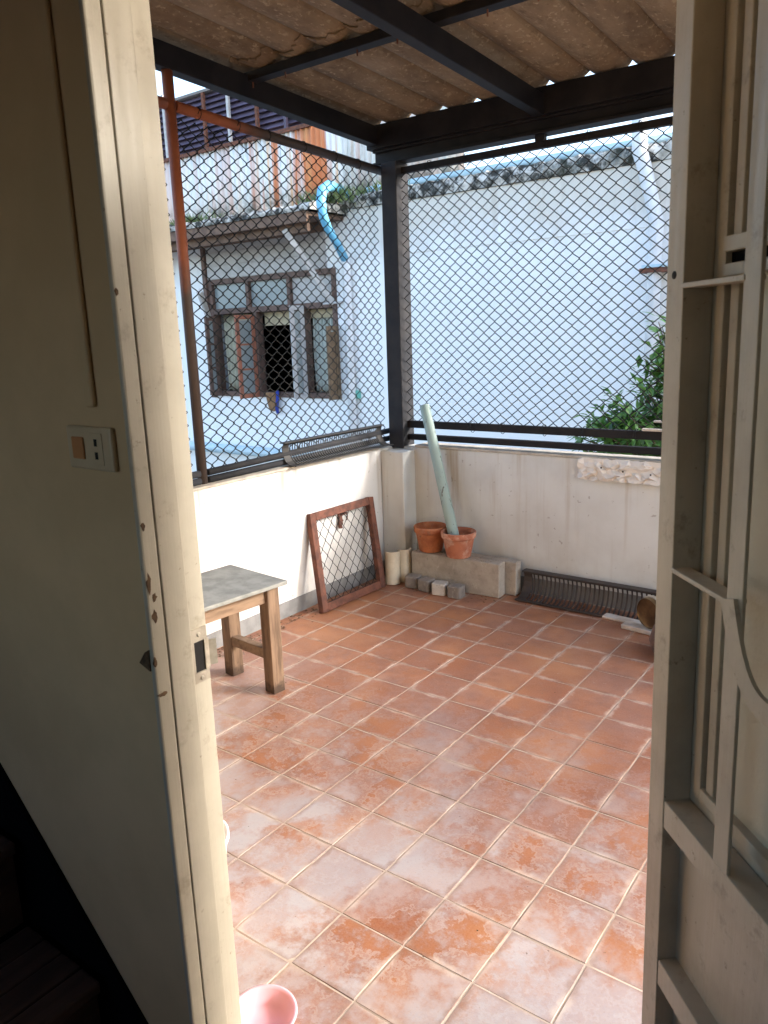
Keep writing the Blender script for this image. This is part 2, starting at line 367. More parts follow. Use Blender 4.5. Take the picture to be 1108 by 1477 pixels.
for j in range(-5, 13):
    for i in range(-5, 12):
        x0, x1 = max(j*.2, XL+.004), min((j+1)*.2, XE); y0, y1 = max(i*.2, YH+.004), min((i+1)*.2, YR-.004)
        if x1-x0 < .03 or y1-y0 < .03: continue
        if x0 > 1.75 and y0 > .4: pass
        o = bpy.data.objects.new('tile', TM); COL.objects.link(o); o.parent = floor
        o.location = ((x0+x1)/2 + rnd(-.0007, .0007), (y0+y1)/2 + rnd(-.0007, .0007), rnd(-.0008, .0006))
        o.scale = ((x1-x0)/.2, (y1-y0)/.2, 1); o.rotation_euler = (rnd(-.005, .005), rnd(-.005, .005), rnd(-.005, .005))

# parapets
lp = MB().box(XL-.12, XL, YH, YR-.001, -3, .812).build('parapet_wall', 'parapet_white', bevel=.006)
tag(lp, 'bright white rendered parapet behind the wooden table and the rusty gate', 'wall')
MB().box(XL, XL+.006, YH+.02, 2.078, -.002, .088).build('skirting', 'skirting_grey', lp)
MB().box(XL-.13, XL+.006, YH, 2.07, .813, .826).build('coping', 'coping', lp, bevel=.003)
rp = MB().box(XL-.12, XE, YR, YR+.12, -3, .815).build('parapet_wall', 'parapet_cream', bevel=.006)
tag(rp, 'stained cream rendered parapet behind the flower pots', 'wall')
MB().box(-.695, XE, YR-.006, YR, -.002, .092).build('skirting', 'skirting_grey', rp)
MB().box(-.695, XE, YR-.008, YR+.13, .816, .830).build('coping', 'coping', rp, bevel=.003)
pr = MB().box(XL+.001, -.70, 2.085, YR-.001, -.003, .80).build('brick_pier', 'parapet_cream', bevel=.006)
tag(pr, 'short rendered corner pier below the dark steel column', 'pier')
MB().box(XL+.008, -.694, 2.079, YR-.008, -.002, .088).build('skirting', 'skirting_grey', pr)

# ------------------------------------------------------------------ house: wall with the doorway, hall, stair
YW = -0.97; XJ = 0.906; XH = 1.985; ZD = 2.16
hw = MB()
hw.box(-1.4, XJ-.0125, YW, YH, -3, 3.05); hw.box(XH+.03, 3.6, YW, YH, -3, 3.05); hw.box(XJ-.001, XH+.03, YW, YH, ZD+.04, 3.05); hw.box(XJ-.001, XH+.03, YW, YH-.001, -3, -.02)
hw = hw.build('house_wall', 'interior_wall'); tag(hw, 'dim plastered wall holding the light switch plate beside the doorway', 'wall')
struct(MB().box(-1.4, 3.6, -3.9, YW, -.2, -.003).build('hall_floor', 'interior_floor_tile'))
struct(MB().box(-1.4, 3.6, -3.9, YW, 2.62, 2.75).build('hall_ceiling', 'interior_ceiling'))
hb = MB(); hb.box(-1.5, -.2, -4.0, -3.9, -.2, 2.75); hb.box(1.3, 3.7, -4.0, -3.9, -.2, 2.75); hb.box(-.2, 1.3, -4.0, -3.9, -.2, 1.1); hb.box(-.2, 1.3, -4.0, -3.9, 2.15, 2.75)  # window opening added behind the camera to bring sky light into the hall
struct(hb.build('hall_wall', 'interior_wall'))
struct(MB().box(-1.5, -1.4, -3.9, YH, -.2, 2.75).build('hall_wall', 'interior_wall'))
struct(MB().box(3.6, 3.7, -3.9, YH, -.2, 2.75).build('hall_wall', 'interior_wall'))
# black sloping dado on the wall beside the stair
st = thing('staircase', (.2, -1.4, 0), 'dark wooden stair climbing along the hall wall beside a black dado', 'staircase')
MB().prism([(.86, -.002), (.862, .006), (.274, .566), (-1.38, 2.14), (-1.38, -.002)], 'y', YW-.012, YW-.0005).build('wall_stringer', 'black_paint', st)
for k in range(7):
    x1 = .635 - .285*k; z1 = .178 + .222*k
    if x1 < -1.2: break
    MB().box(max(x1-.285, -1.38), x1-.02, -1.85, -1.0, 0 if k == 0 else z1-.222, z1-.032).build('riser', 'stair_wood', st)
    for q in range(4):     # each tread is four narrow boards
        a = x1 - .29 + .0725*q
        MB().box(max(a+.002, -1.38), a+.0705, -1.86, -.998, z1-.031, z1 - (0 if q < 3 else .001)).build('tread_board', 'stair_wood', st, bevel=.006)

# door frame: casing strip, jamb, rebate with strike plate
df = thing('door_frame', (XJ, -.9, 0), 'cream painted wooden door frame with a worn strike plate and chipped edge', 'door frame')
MB().box(XJ-.012, XJ, YW-.003, -.9415, -.002, ZD).build('casing', 'door_cream', df, bevel=.004)
MB().box(XJ-.012, XJ+.0015, -.9405, -.890, -.002, ZD).build('jamb', 'door_cream', df, bevel=.002)
MB().box(XJ-.0124, XJ-.009, -.889, -.846, -.002, ZD).build('rebate', 'door_cream', df, bevel=.0015)
MB().box(XJ-.001, XH+.03, YW+.004, YH+.004, ZD, ZD+.04).build('head', 'door_cream', df)
MB().box(XH, XH+.03, YW+.004, YH+.004, -.002, ZD).build('jamb', 'door_cream', df)
sp = MB(); sp.box(XJ-.0092, XJ-.0060, -.886, -.849, .885, .905); sp.box(XJ-.0092, XJ-.0060, -.886, -.849, .965, .990); sp.box(XJ-.0092, XJ-.0060, -.886, -.880, .905, .965); sp.box(XJ-.0092, XJ-.0060, -.856, -.846, .905, .965)
sp.bar((XJ-.008, -.846, .935), (XJ-.002, -.832, .935), .05, .003, (1, 0, 0))
spo = sp.build('strike_plate', 'metal_worn', df)
MB().box(XJ-.0092, XJ-.0088, -.880, -.856, .905, .965).build('latch_hole', 'hollow_shade', spo)
for z in (.893, .978): MB().lathe([(.004, 0), (.0045, .001), (.003, .002)], 10).build('screw', 'metal_worn', spo).matrix_local = Matrix.Translation((XJ-.006, -.868, z)) @ Matrix.Rotation(R(90), 4, 'Y')
def chip(y, z, w, h, x=XJ+.0006, seed=0):
    random.seed(seed); m = MB(); n = 11
    pts = [(y + w*math.cos(2*math.pi*k/n)*rnd(.45, 1), z + h*math.sin(2*math.pi*k/n)*rnd(.5, 1)) for k in range(n)]
    m.prism(pts, 'x', x-.004, x); m.build('paint_chip', 'chip_wood', df)
for k, (y, z, w, h) in enumerate([(-.966, 1.205, .005, .009), (-.966, 1.105, .006, .022), (-.958, 1.078, .006, .010), (-.961, 1.045, .007, .014), (-.968, 1.580, .005, .007), (-.962, .900, .012, .005), (-.970, .963, .004, .012)]): chip(y, z, w, h, XJ+.0006, k)
random.seed(3)
MB().prism([(XJ-.040, .955), (XJ-.012, .945), (XJ-.010, .985), (XJ-.022, .978)], 'y', YW-.0045, YW-.001).build('paint_chip', 'chip_wood', df)

# switch plate with conduit above it
sw = thing('switch_plate', (.80, YW, 1.33), 'ivory switch and socket plate with orange rocker on the dim wall', 'switch')
MB().box(.738, .866, YW-.011, YW, 1.294, 1.368).build('plate', 'switch_ivory', sw, bevel=.004)
MB().box(.757, .790, YW-.0150, YW-.0112, 1.312, 1.350).build('rocker', 'switch_orange', sw, bevel=.002)
so_ = MB().box(.808, .842, YW-.0125, YW-.0112, 1.304, 1.358).build('socket', 'switch_ivory', sw, bevel=.002)
for z in (1.320, 1.342): MB().box(.820, .828, YW-.0131, YW-.0126, z-.006, z+.006).build('slot', 'hollow_shade', so_)
cd = MB().box(.800, .825, YW-.010, YW-.0003, 1.40, 2.6).build('cable_cover', 'interior_wall', bevel=.007, seg=3); tag(cd, 'narrow painted cable cover running up the wall above the switch plate', 'cable cover')

# ------------------------------------------------------------------ glazed steel door leaf, swung outwards
LF = thing('glazed_door', (1.6, -.47, 0), 'cream steel door leaf with frosted glass and ornamental grille, swung open', 'door')
U = Vector((.688, -.725, 0)).normalized(); N = Vector((-.725, -.688, 0)).normalized(); P0 = Vector((1.6, -.47, 0))
LW = .545
def lp_(s, d, z): s = s + (1.2 - z)*.029; q = P0 + U*s - N*d; return Vector((q.x, q.y, z))      # d: depth behind the visible front
def lbox(name, s0, s1, d0, d1, z0, z1, mat='door_leaf_paint', bevel=.002, parent=None):
    m = MB().hexa([lp_(s0, d0, z0), lp_(s1, d0, z0), lp_(s1, d1, z0), lp_(s0, d1, z0), lp_(s0, d0, z1), lp_(s1, d0, z1), lp_(s1, d1, z1), lp_(s0, d1, z1)])
    o = m.build(name, mat, LF, bevel=bevel); return o
ZT = 2.12
lbox('stile', -.002, .050, 0, .048, .012, ZT); lbox('stile', LW-.052, LW, 0, .048, .012, ZT)
for z0, z1 in ((.012, .075), (.350, .400), (.662, .712), (2.06, 2.119)):
    lbox('rail', .0505, LW-.0525, .001, .047, z0, z1)
lbox('panel', .03, LW-.03, .034, .037, .05, .37, bevel=0); lbox('panel', .03, LW-.03, .034, .037, .38, .68, bevel=0)
# glass and its beads
lbox('glazing_frame', .03, .078, .0485, .064, .69, 2.08); lbox('glazing_frame', LW-.08, LW-.03, .0485, .064, .69, 2.08)
lbox('glazing_frame', .07, LW-.07, .0487, .0638, .68, .742); lbox('glazing_frame', .07, LW-.07, .0487, .0638, 2.03, 2.09)
lbox('glazing_bead', .070, .092, .040, .060, .735, 2.035); lbox('glazing_bead', .088, LW-.08, .0405, .0602, .735, .756)
lbox('gap_shade_strip', .06, LW-.06, .050, .062, 1.57, 1.62, 'black_paint', 0)  # black backing paints the shade in the gap between the glazing bars
g1 = lbox('glass', .0784, LW-.0803, .0565, .0605, .7427, 1.583, 'frosted_glass', 0); lbox('glass', .0784, LW-.0803, .0565, .0605, 1.607, 2.0297, 'frosted_glass', 0)
lbox('glazing_bar', .0925, LW-.0805, .036, .054, 1.600, 1.622); lbox('glazing_bar', .0925, LW-.0805, .036, .054, 1.566, 1.584)
# grille
SP = (.203, LW-.118)                          # left edges of the two flat grille posts
for z in (1.115, 1.554):
    lbox('grille_bar', .045, SP[0]+.004, -.001, .030, z, z+.008, bevel=.0015); lbox('grille_bar', SP[1]+.034, LW-.046, -.001, .030, z, z+.008, bevel=.0015)
for s in SP: lbox('grille_post', s, s+.038, .0005, .0065, .7125, 2.0595, bevel=.0015)
lbox('glazing_bead', .097, .118, .047, .059, .750, 1.571); lbox('glazing_bead', .097, .118, .047, .059, 1.616, 2.031)
def scroll():
    """flat strap hung between the posts in a low swag"""
    c = (SP[0] + SP[1] + .038)/2; hw_ = c - SP[0] - .012; m = MB(); pts = []
    for k in range(25):
        a = -1 + 2*k/24; pts.append((c + hw_*a, 1.006 + .122*abs(a)**3.2))
    for k in range(24):
        (a, b), (a2, b2) = pts[k], pts[k+1]; t1 = Vector((pts[min(k+1, 24)][0]-pts[max(k-1, 0)][0], pts[min(k+1, 24)][1]-pts[max(k-1, 0)][1])).normalized(); t2 = Vector((pts[min(k+2, 24)][0]-pts[k][0], pts[min(k+2, 24)][1]-pts[k][1])).normalized()
        w1 = .016; q = [(a+t1.y*w1, b-t1.x*w1), (a2+t2.y*w1, b2-t2.x*w1), (a2-t2.y*w1, b2+t2.x*w1), (a-t1.y*w1, b+t1.x*w1)]
        m.hexa([lp_(u_, -.006, v_) for u_, v_ in q] + [lp_(u_, .0003, v_) for u_, v_ in q])
    m.build('scroll', 'door_leaf_paint', LF)
scroll()
for z in (.4, 1.1, 1.85): MB().tube([lp_(LW+.006, .03, z-.05), lp_(LW+.006, .03, z+.05)], .008, 10).build('hinge', 'metal_worn', LF)
MB().tube([lp_(.022, -.001, 1.575), lp_(.022, .004, 1.575)], .006, 10).build('bolt_hole', 'hollow_shade', LF)

# ------------------------------------------------------------------ steel frame of the roof
RS = .042                                    # fall of the roof per metre towards +y
def zr(y): return 2.567 + (2.13 - y)*RS      # underside of the rafters
col_ = MB().box(-.892, -.782, 2.212, 2.340, .802, 2.489).build('steel_column', 'steel_grey', bevel=.006)
tag(col_, 'dark grey square steel column on the corner pier', 'column')
def slope_box(x0, x1, y0, y1, dz0, dz1):
    return MB().hexa([(x0, y0, zr(y0)+dz0), (x1, y0, zr(y0)+dz0), (x1, y1, zr(y1)+dz0), (x0, y1, zr(y1)+dz0), (x0, y0, zr(y0)+dz1), (x1, y0, zr(y0)+dz1), (x1, y1, zr(y1)+dz1), (x0, y1, zr(y1)+dz1)])
m = MB(); c = [(-.962, 0), (-.905, 0), (-.905, .006), (-.955, .006), (-.955, .094), (-.905, .094), (-.905, .100), (-.962, .100)]
ya, yb = YH, 2.17
def chan(poly, ya, yb):
    m = MB(); n = len(poly); vs = [(x, y, zr(y)+dz) for y in (ya, yb) for x, dz in poly]
    return m.add(vs, [tuple(range(n)), tuple(range(2*n-1, n-1, -1))] + [(i, i+n, (i+1) % n+n, (i+1) % n) for i in range(n)])
o = chan([(-.965, .024), (-.900, .024), (-.900, .126), (-.965, .126)], YH, 2.20).build('roof_beam', 'steel_black', bevel=.004); tag(o, 'long black roof beam above the rusty mesh fence', 'beam')
fb = thing('roof_beam', (0, 2.27, 2.47), 'deep black double channel beam carried by the corner column', 'beam')
MB().prism([(2.235, 2.490), (2.335, 2.490), (2.335, 2.570), (2.235, 2.570), (2.235, 2.557), (2.262, 2.557), (2.262, 2.503), (2.235, 2.503)], 'x', -.965, XE).build('lower_channel', 'steel_black', fb, bevel=.002)
MB().prism([(2.205, 2.571), (2.325, 2.571), (2.325, 2.690), (2.205, 2.700)], 'x', -.985, XE).build('upper_channel', 'steel_black', fb, bevel=.003)
for nm, x0, x1, lab in (('rafter', .092, .150, 'black rafter crossing the purlin under the corrugated roof'), ('rafter', 1.30, 1.358, 'black rafter under the roof above the door leaf'), ('rafter', 2.44, 2.498, 'black rafter at the open end of the roof')):
    tag(slope_box(x0, x1, YH, 2.2045, 0, .098).build(nm, 'steel_black', bevel=.004), lab, 'rafter')
pu = thing('purlin', (0, 1.17, 2.7), 'black purlin running across under the corrugated sheets', 'purlin')
for a, b in ((-.955, .80), (.803, 2.50)):
    MB().box(a, b, 1.172, 1.234, zr(1.172)+.099, zr(1.234)+.141).build('purlin_length', 'steel_black', pu, bevel=.003)
pu2 = thing('purlin', (0, -.3, 2.67), 'black purlin running across under the roof nearest the house', 'purlin')
for a, b in ((-.955, .80), (.803, 2.50)):
    MB().box(a, b, -.325, -.275, zr(-.325)+.099, zr(-.275)+.140).build('purlin_length', 'steel_black', pu2, bevel=.003)
# corrugated fibre cement sheets
roof = thing('corrugated_roof', (0, .7, 2.7), 'brown mottled corrugated fibre cement roof over the terrace', 'roof')
PIT = .212
def sheet(x0, nper, ya, yb, lift, seed):
    random.seed(seed); m = MB(); K = 14; nx = nper*K; ny = 5; th = .006
    def prof(s):
        u = abs(math.sin(math.pi*s/PIT)); return .042*(1-u**.66)
    rows = []
    jag = [rnd(-.006, .006) for _ in range(nx+1)]
    for layer in (0, 1):
        for j in range(ny+1):
            for i in range(nx+1):
                s = i*PIT/K; y = ya + (yb-ya)*j/ny
                if j == ny: y += jag[i]
                if j == 0: y += jag[i]*3 + .02*math.sin(s*17+seed) + .012*math.sin(s*61+seed*2)
                z = zr(y) + .1415 + lift*(1 if j == 0 else (1-j/ny)) + prof(s) + layer*th
                rows.append((x0+s, y, z))
    w = nx+1; L = w*(ny+1)
    fs = []
    for j in range(ny):
        for i in range(nx):
            a = j*w+i; fs += [(a, a+w, a+w+1, a+1), (a+L, a+L+1, a+L+w+1, a+L+w)]
    for i in range(nx):
        fs += [(i, i+1, i+1+L, i+L)]; a = ny*w+i; fs += [(a, a+L, a+1+L, a+1)]
    for j in range(ny):
        a = j*w; fs += [(a, a+L, a+w+L, a+w)]; a += nx; fs += [(a, a+w, a+w+L, a+L)]
    m.add(rows, fs); return m.build('roof_sheet', 'roof_sheet', roof)
random.seed(11)
x = .143 - PIT*6; k = 0
while x < XE+.05:
    sheet(x+.001, 2, 1.10 + (.02 if k % 2 else 0), 2.285, .0, 100+k)
    sheet(x+.001, 2, -.80, 1.27 + rnd(-.03, .02), .001, 200+k)
    for o in roof.children[-1:]:
        o.location.z += .010
    x += 2*PIT; k += 1

# ------------------------------------------------------------------ chain link fences
def chainlink(name, P, Ud, W, H, cw, ch, rad, mat, parent, edge_n=None, z0=0.0):
    """woven zigzag wires in the plane P + Ud*s + z"""
    m = MB(); Ud = Vector(Ud).normalized(); nd = Ud.cross(Vector((0, 0, 1))).normalized(); w2 = cw/2; h2 = ch/2
    nw = int(W/w2); nr = int(H/h2)
    for k in range(nw):
        pts = []
        for r in range(nr+1):
            s = k*w2 + (w2 if (r + k) % 2 else 0); right = (r+k) % 2
            s += (-1 if right else 1)*(-rad*.9)      # hooks overlap the neighbouring wire
            dep = rad*1.05*(1 if right else -1)
            z = z0 + r*h2
            c = Vector(P) + Ud*(s + rnd(-.0016, .0016) + .006*math.sin(z*3.1 + s*1.7)) + nd*(dep + .006*math.sin(s*4.3+z*2.2)) + Vector((0, 0, z + rnd(-.0016, .0016) + .007*math.sin(s*2.9 + z*1.3)))
            e = .13
            if r == 0: pts.append(c)
            else:
                
                for f_ in (.12, .3, .5, .7, .88):
                    g_ = f_*.75 + .25*(f_*f_*(3-2*f_)); q_ = last.lerp(c, f_); q2 = last.lerp(c, g_); pts.append(Vector((q2.x, q2.y, q_.z)))
                pts.append(c)
            last = c
        m.tube(pts, rad, 4, cap=False)
    o = m.build(name, mat, parent, smooth=True); tag(o, kind='stuff'); return o
lf = thing('mesh_fence', (-.93, .7, .83), 'chain link fence with rusty red post on the bright white parapet', 'fence')
XF = -.93
def pole(a, b, r, nm, mat, par): return MB().tube([a, b], r, 14).build(nm, mat, par, smooth=False)
def rpole(a, b, r, nm, mat, par):
    o = MB().tube([a, b], r, 14).build(nm, mat, par); 
    for p in o.data.polygons: p.use_smooth = len(p.vertices) == 4
    return o
rpole((XF, .71, .827), (XF, .71, zr(.71)+.03), .025, 'post', 'rust_paint', lf)
rpole((XF, YH+.01, 2.515), (XF, .684, 2.515), .024, 'top_rail', 'rust_paint', lf)
rpole((XF, .736, 2.515), (XF, 2.32, 2.457), .024, 'top_rail', 'rust_paint', lf)
for z0, z1 in ((.878, .905), (.842, .856)):
    rpole((XF+.01, .736, z0), (XF+.01, 2.32, z1), .017, 'bottom_rail', 'steel_grey', lf)
    rpole((XF+.01, YH+.01, z0), (XF+.01, .684, z0), .017, 'bottom_rail', 'steel_grey', lf)
chainlink('chain_link', (XF-.005, .74, .872), (0, 1, 0), 1.52, 1.60, .078, .0625, .0027, 'wire', lf)
chainlink('chain_link', (XF-.005, YH+.02, .872), (0, 1, 0), 1.50, 1.63, .078, .0625, .0027, 'wire', lf)
# second layer of torn mesh folded round the post
rf = thing('mesh_fence', (1, 2.28, .83), 'chain link fence with flat black rails on the stained cream parapet', 'fence')
MB().box(-.781, XE, 2.262, 2.298, 2.424, 2.460).build('top_rail', 'steel_black', rf, bevel=.003)
for x in (.098, 1.32, 2.48): MB().box(x-.026, x+.026, 2.264, 2.296, 2.461, 2.492).build('rail_stub', 'steel_black', rf)
MB().box(-.781, XE, 2.262, 2.298, .928, .972).build('bottom_rail', 'steel_black', rf, bevel=.003)
MB().box(-.781, XE, 2.262, 2.298, .852, .888).build('bottom_rail', 'steel_black', rf, bevel=.003)
chainlink('chain_link', (-.781, 2.268, .962), (1, 0, 0), 3.31, 1.475, .072, .0622, .0027, 'wire', rf)

random.seed(15)
def tie(par, c, ax, r):
    ax = Vector(ax); u = Vector((0, 0, 1)); v = ax.cross(u); pts = [Vector(c) + (u*math.cos(a) + v*math.sin(a))*r + ax*(.006*math.sin(a*.5)) for a in [k*math.pi/5 for k in range(13)]]
    pts.append(pts[-1] + Vector((rnd(-.01, .01), -.012, -rnd(.008, .02)))); MB().tube(pts, .0017, 5).build('wire_tie', 'wire', par)
for k in range(13):
    tie(rf, (-.62 + k*.246 + rnd(-.03, .03), 2.28, 2.442), (1, 0, 0), .029); tie(rf, (-.60 + k*.246 + rnd(-.03, .03), 2.28, .950), (1, 0, 0), .033)
for k in range(6):
    y = .86 + k*.235 + rnd(-.03, .03); tie(lf, (XF, y, 2.515 - (y-.736)*.0366), (0, 1, 0), .0265); tie(lf, (XF+.002, .71, 1.0 + k*.25 + rnd(-.05, .05)), (0, 0.02, 1), .0275)
# roof fixings: rusty bolts with washers through the crests
for k in range(9):
    x = .143 - PIT*5 + k*PIT*1.5; x = .143 + round((x-.143)/PIT)*PIT + .02
    for y in (1.20, -.30):
        MB().tube([(x, y, zr(y)+.075), (x, y, zr(y)+.145)], .0035, 6).build('hook_bolt', 'rust_edge', roof)
# ------------------------------------------------------------------ things on the terrace
# wooden table
tb = thing('wooden_table', (-.45, .1, 0), 'low weathered wooden table with grey top beside the white parapet', 'table')
TA = R(-6)
def tp(u, v, z):   # u across (0 at the far right corner, negative to the left), v along (negative towards the house)
    c, s_ = math.cos(TA), math.sin(TA); return Vector((-.225 + u*c - v*s_*1.0, .528 + u*s_ + v*c, z))
def tbox(name, u0, u1, v0, v1, z0, z1, mat, bevel=.003, taper=0):
    p = [tp(u0, v0, z0), tp(u1, v0, z0), tp(u1, v1, z0), tp(u0, v1, z0), tp(u0, v0, z1), tp(u1, v0, z1), tp(u1, v1, z1), tp(u0, v1, z1)]
    return MB().hexa(p).build(name, mat, tb, bevel=bevel)
tbox('table_top', -.40, 0, -.88, 0, .482, .500, 'table_top', .004)
for u in (-.375, -.085):
    for v in (-.80, -.095):
        tbox('leg', u, u+.062, v, v+.062, 0, .481, 'weathered_wood', .004)
tbox('apron', -.312, -.0855, -.075, -.050, .415, .480, 'wood_rail'); tbox('apron', -.312, -.0855, -.79, -.765, .415, .480, 'wood_rail')
tbox('apron', -.064, -.040, -.737, -.096, .415, .480, 'wood_rail'); tbox('apron', -.355, -.331, -.737, -.096, .415, .480, 'wood_rail')
tbox('stretcher', -.312, -.0855, -.088, -.050, .150, .195, 'wood_rail'); tbox('stretcher', -.312, -.0855, -.79, -.752, .150, .195, 'wood_rail')

# rusty gate leaning on the wall
gt = thing('mesh_gate', (-.73, 1.56, 0), 'small rusty framed mesh gate leaning against the white parapet', 'gate')
A, B = Vector((-.733, 1.300, .002)), Vector((-.715, 1.845, .002)); C_, D_ = Vector((-.853, 1.365, .535)), Vector((-.851, 1.955, .537))
gx = (B-A).normalized(); gz = ((C_-A)+(D_-B)).normalized()*1.0; gz = (gz - gx*gz.dot(gx)).normalized(); gn = gx.cross(gz)
GW, GH = .565, .553; sh = .07
def gp(a, b, d=0): return A + gx*(a + sh*b/GH) + gz*b + gn*d
def gbar(nm, a0, b0, a1, b1, w, t, mat='rust_gate'):
    m = MB(); m.bar(gp(a0, b0), gp(a1, b1), w, t, gn); return m.build(nm, mat, gt, bevel=.004)
W_ = .045
gbar('stile', W_/2, 0, W_/2, GH, W_, .036); gbar('stile', GW-W_/2, 0, GW-W_/2, GH, W_, .036)
gbar('rail', W_+.001, W_/2, GW-W_-.001, W_/2, W_, .034); gbar('rail', W_+.001, GH-W_/2, GW-W_-.001, GH-W_/2, W_, .034)
m = MB(); cw, ch = .068, .088
for k in range(int((GW-2*W_)/(cw/2))+1):
    pts = []
    for r in range(int((GH-2*W_)/(ch/2))+2):
        a = min(W_ + k*cw/2 + (cw/2 if (r+k) % 2 else 0), GW-W_+.01); b = W_-.012 + r*ch/2
        if b > GH-W_+.012: break
        pts.append(gp(a, b, .0025*(1 if (r+k) % 2 else -1)))
    m.tube(pts, .0021, 5, cap=False)
tag(m.build('chain_link', 'wire', gt, smooth=True), kind='stuff')
lk = MB(); lk.bar(gp(.285, GH+.012, -.022), gp(.285, GH-.115, -.022), .030, .008, gn); lk.build('latch_strap', 'rust_gate', gt, bevel=.002)
lk = MB(); lk.tube([gp(.285, GH-.10, -.028), gp(.285, GH-.135, -.028)], .012, 8); lk.build('latch_bolt', 'rust_gate', gt)
pts = [gp(.325+.026*math.cos(a), GH-.075+.026*math.sin(a), -.024) for a in [k*.5 for k in range(-2, 9)]]
MB().tube(pts, .004, 6).build('latch_ring', 'rust_gate', gt)
MB().bar(gp(.295, GH-.06, -.022), gp(.345, GH-.055, -.022), .008, .02, gn).build('latch_arm', 'rust_gate', gt)

# two cream half-round ridge tiles standing on end
def ridge(x, y, rot, h, lab):
    m = MB(); n = 14; r = .048; t = .009; vs = []
    for z in (0, h):
        for rr in (r, r-t):
            for k in range(n+1):
                a = math.pi*k/n; vs.append((rr*math.cos(a), rr*math.sin(a)*.95, z))
    w = n+1; fs = []
    for k in range(n):
        fs += [(k, k+1, k+1+2*w, k+2*w), (w+k, w+k+2*w, w+k+1+2*w, w+k+1), (k, w+k, w+k+1, k+1), (2*w+k, 2*w+k+1, 3*w+k+1, 3*w+k)]
    fs += [(0, 2*w, 3*w, w), (n, w+n, 3*w+n, 2*w+n)]
    m.add(vs, fs); o = m.build('ridge_tile', 'cream_ceramic', bevel=.002); o.location = (x, y, .001); o.rotation_euler = (R(2), R(-1.5), rot)
    for p in o.data.polygons: p.use_smooth = False
    return tag(o, lab, 'tile')
ridge(-.705, 1.945, R(-125), .205, 'cream half-round tile standing upright beside the rusty gate')
ridge(-.672, 2.028, R(-120), .205, 'cream half-round tile standing upright beside the grey pavers')

# concrete blocks
def block(name, x0, x1, y0, y1, z0, z1, mat, lab, cat, rot=0, grp=None):
    cx_, cy_ = (x0+x1)/2, (y0+y1)/2
    m = MB(); m.box(x0-cx_, x1-cx_, y0-cy_, y1-cy_, 0, z1-z0)
    o = m.build(name, mat, bevel=.006, seg=3); o.location = (cx_, cy_, z0); o.rotation_euler.z = rot; return tag(o, lab, cat, grp)
block('concrete_beam', -.600, -.010, 2.012, 2.094, .001, .206, mat='concrete', lab='long concrete slab on edge, in front, below the flower pots', cat='concrete slab', rot=R(2.0))
block('concrete_beam', -.585, .055, 2.105, 2.172, .001, .204, mat='concrete', lab='long concrete slab on edge against the wall behind the flower pots', cat='concrete slab', rot=R(1.0))
pv = [(-.555, 1.955, 'concrete_dark', 'dark square paver next to the cream half-round tiles'), (-.452, 1.940, 'concrete_dark', 'dark brown-grey paver second from the half-round tiles'), (-.345, 1.925, 'concrete_pale', 'pale grey paver stone in front of the long concrete slab'), (-.235, 1.925, 'concrete_dark', 'grey paver at the row end away from the half-round tiles')]
for k, (x, y, mt, lb) in enumerate(pv):
    m = MB(); s = .044; h = .072
    n = 8; poly = [(s*math.copysign(abs(math.cos(a))**.35, math.cos(a)), s*.9*math.copysign(abs(math.sin(a))**.35, math.sin(a))) for a in [2*math.pi*(q+.5)/16 for q in range(16)]]
    m.prism(poly, 'z', 0, h); o = m.build('paver', mt, bevel=.007, seg=3); o.location = (x, y, .001); o.rotation_euler = (0, 0, R([8, -4, 12, 5][k])); tag(o, lb, 'paver', 'small pavers in a row')

# pots
def pot(x, y, z, r, h, mat, lab, tilt=0):
    t = thing('flower_pot', (x, y, z), lab, 'pot')
    pr_ = [(r*.66, 0), (r*.72, .004), (r*.93, h*.74), (r*1.0, h*.76), (r*1.04, h*.80), (r*1.05, h*.97), (r*1.02, h), (r*.95, h*.99), (r*.93, h*.80), (r*.86, h*.72), (r*.64, h*.2)]
    m = MB().lathe([(a, b+z) for a, b in pr_], 40, (x, y, 0)); o = m.build('pot_body', mat, t, smooth=True)
    md = o.modifiers.new('b', 'BEVEL'); md.width = .002; md.segments = 2; md.limit_method = 'ANGLE'; md.angle_limit = R(30)
    dome = MB().lathe([(r*.84, z+h*.62), (r*.83, z+h*.66), (r*.5, z+h*.70), (r*.05, z+h*.71)], 30, (x, y, 0)); dome.build('soil', 'pot_soil', t, smooth=True)
    return t
pot(-.505, 2.080, .208, .098, .158, 'terracotta_pot', 'orange clay flower pot next to the corner pier')
pot(-.290, 2.050, .209, .100, .155, 'terracotta_pot_pale', 'clay flower pot with pale lime patches, holding the mint pole')
# mint pole
m = MB(); a = Vector((-.325, 2.060, .315)); b = Vector((-.602, 2.190, 1.08))
m.tube([a, a.lerp(b, .33), a.lerp(b, .66), b], [.033, .032, .031, .031], 18); o = m.build('painted_pole', 'mint_paint', bevel=.004)
for p in o.data.polygons: p.use_smooth = len(p.vertices) == 4
tag(o, 'worn mint green pole leaning from the clay pot against the fence', 'pole')

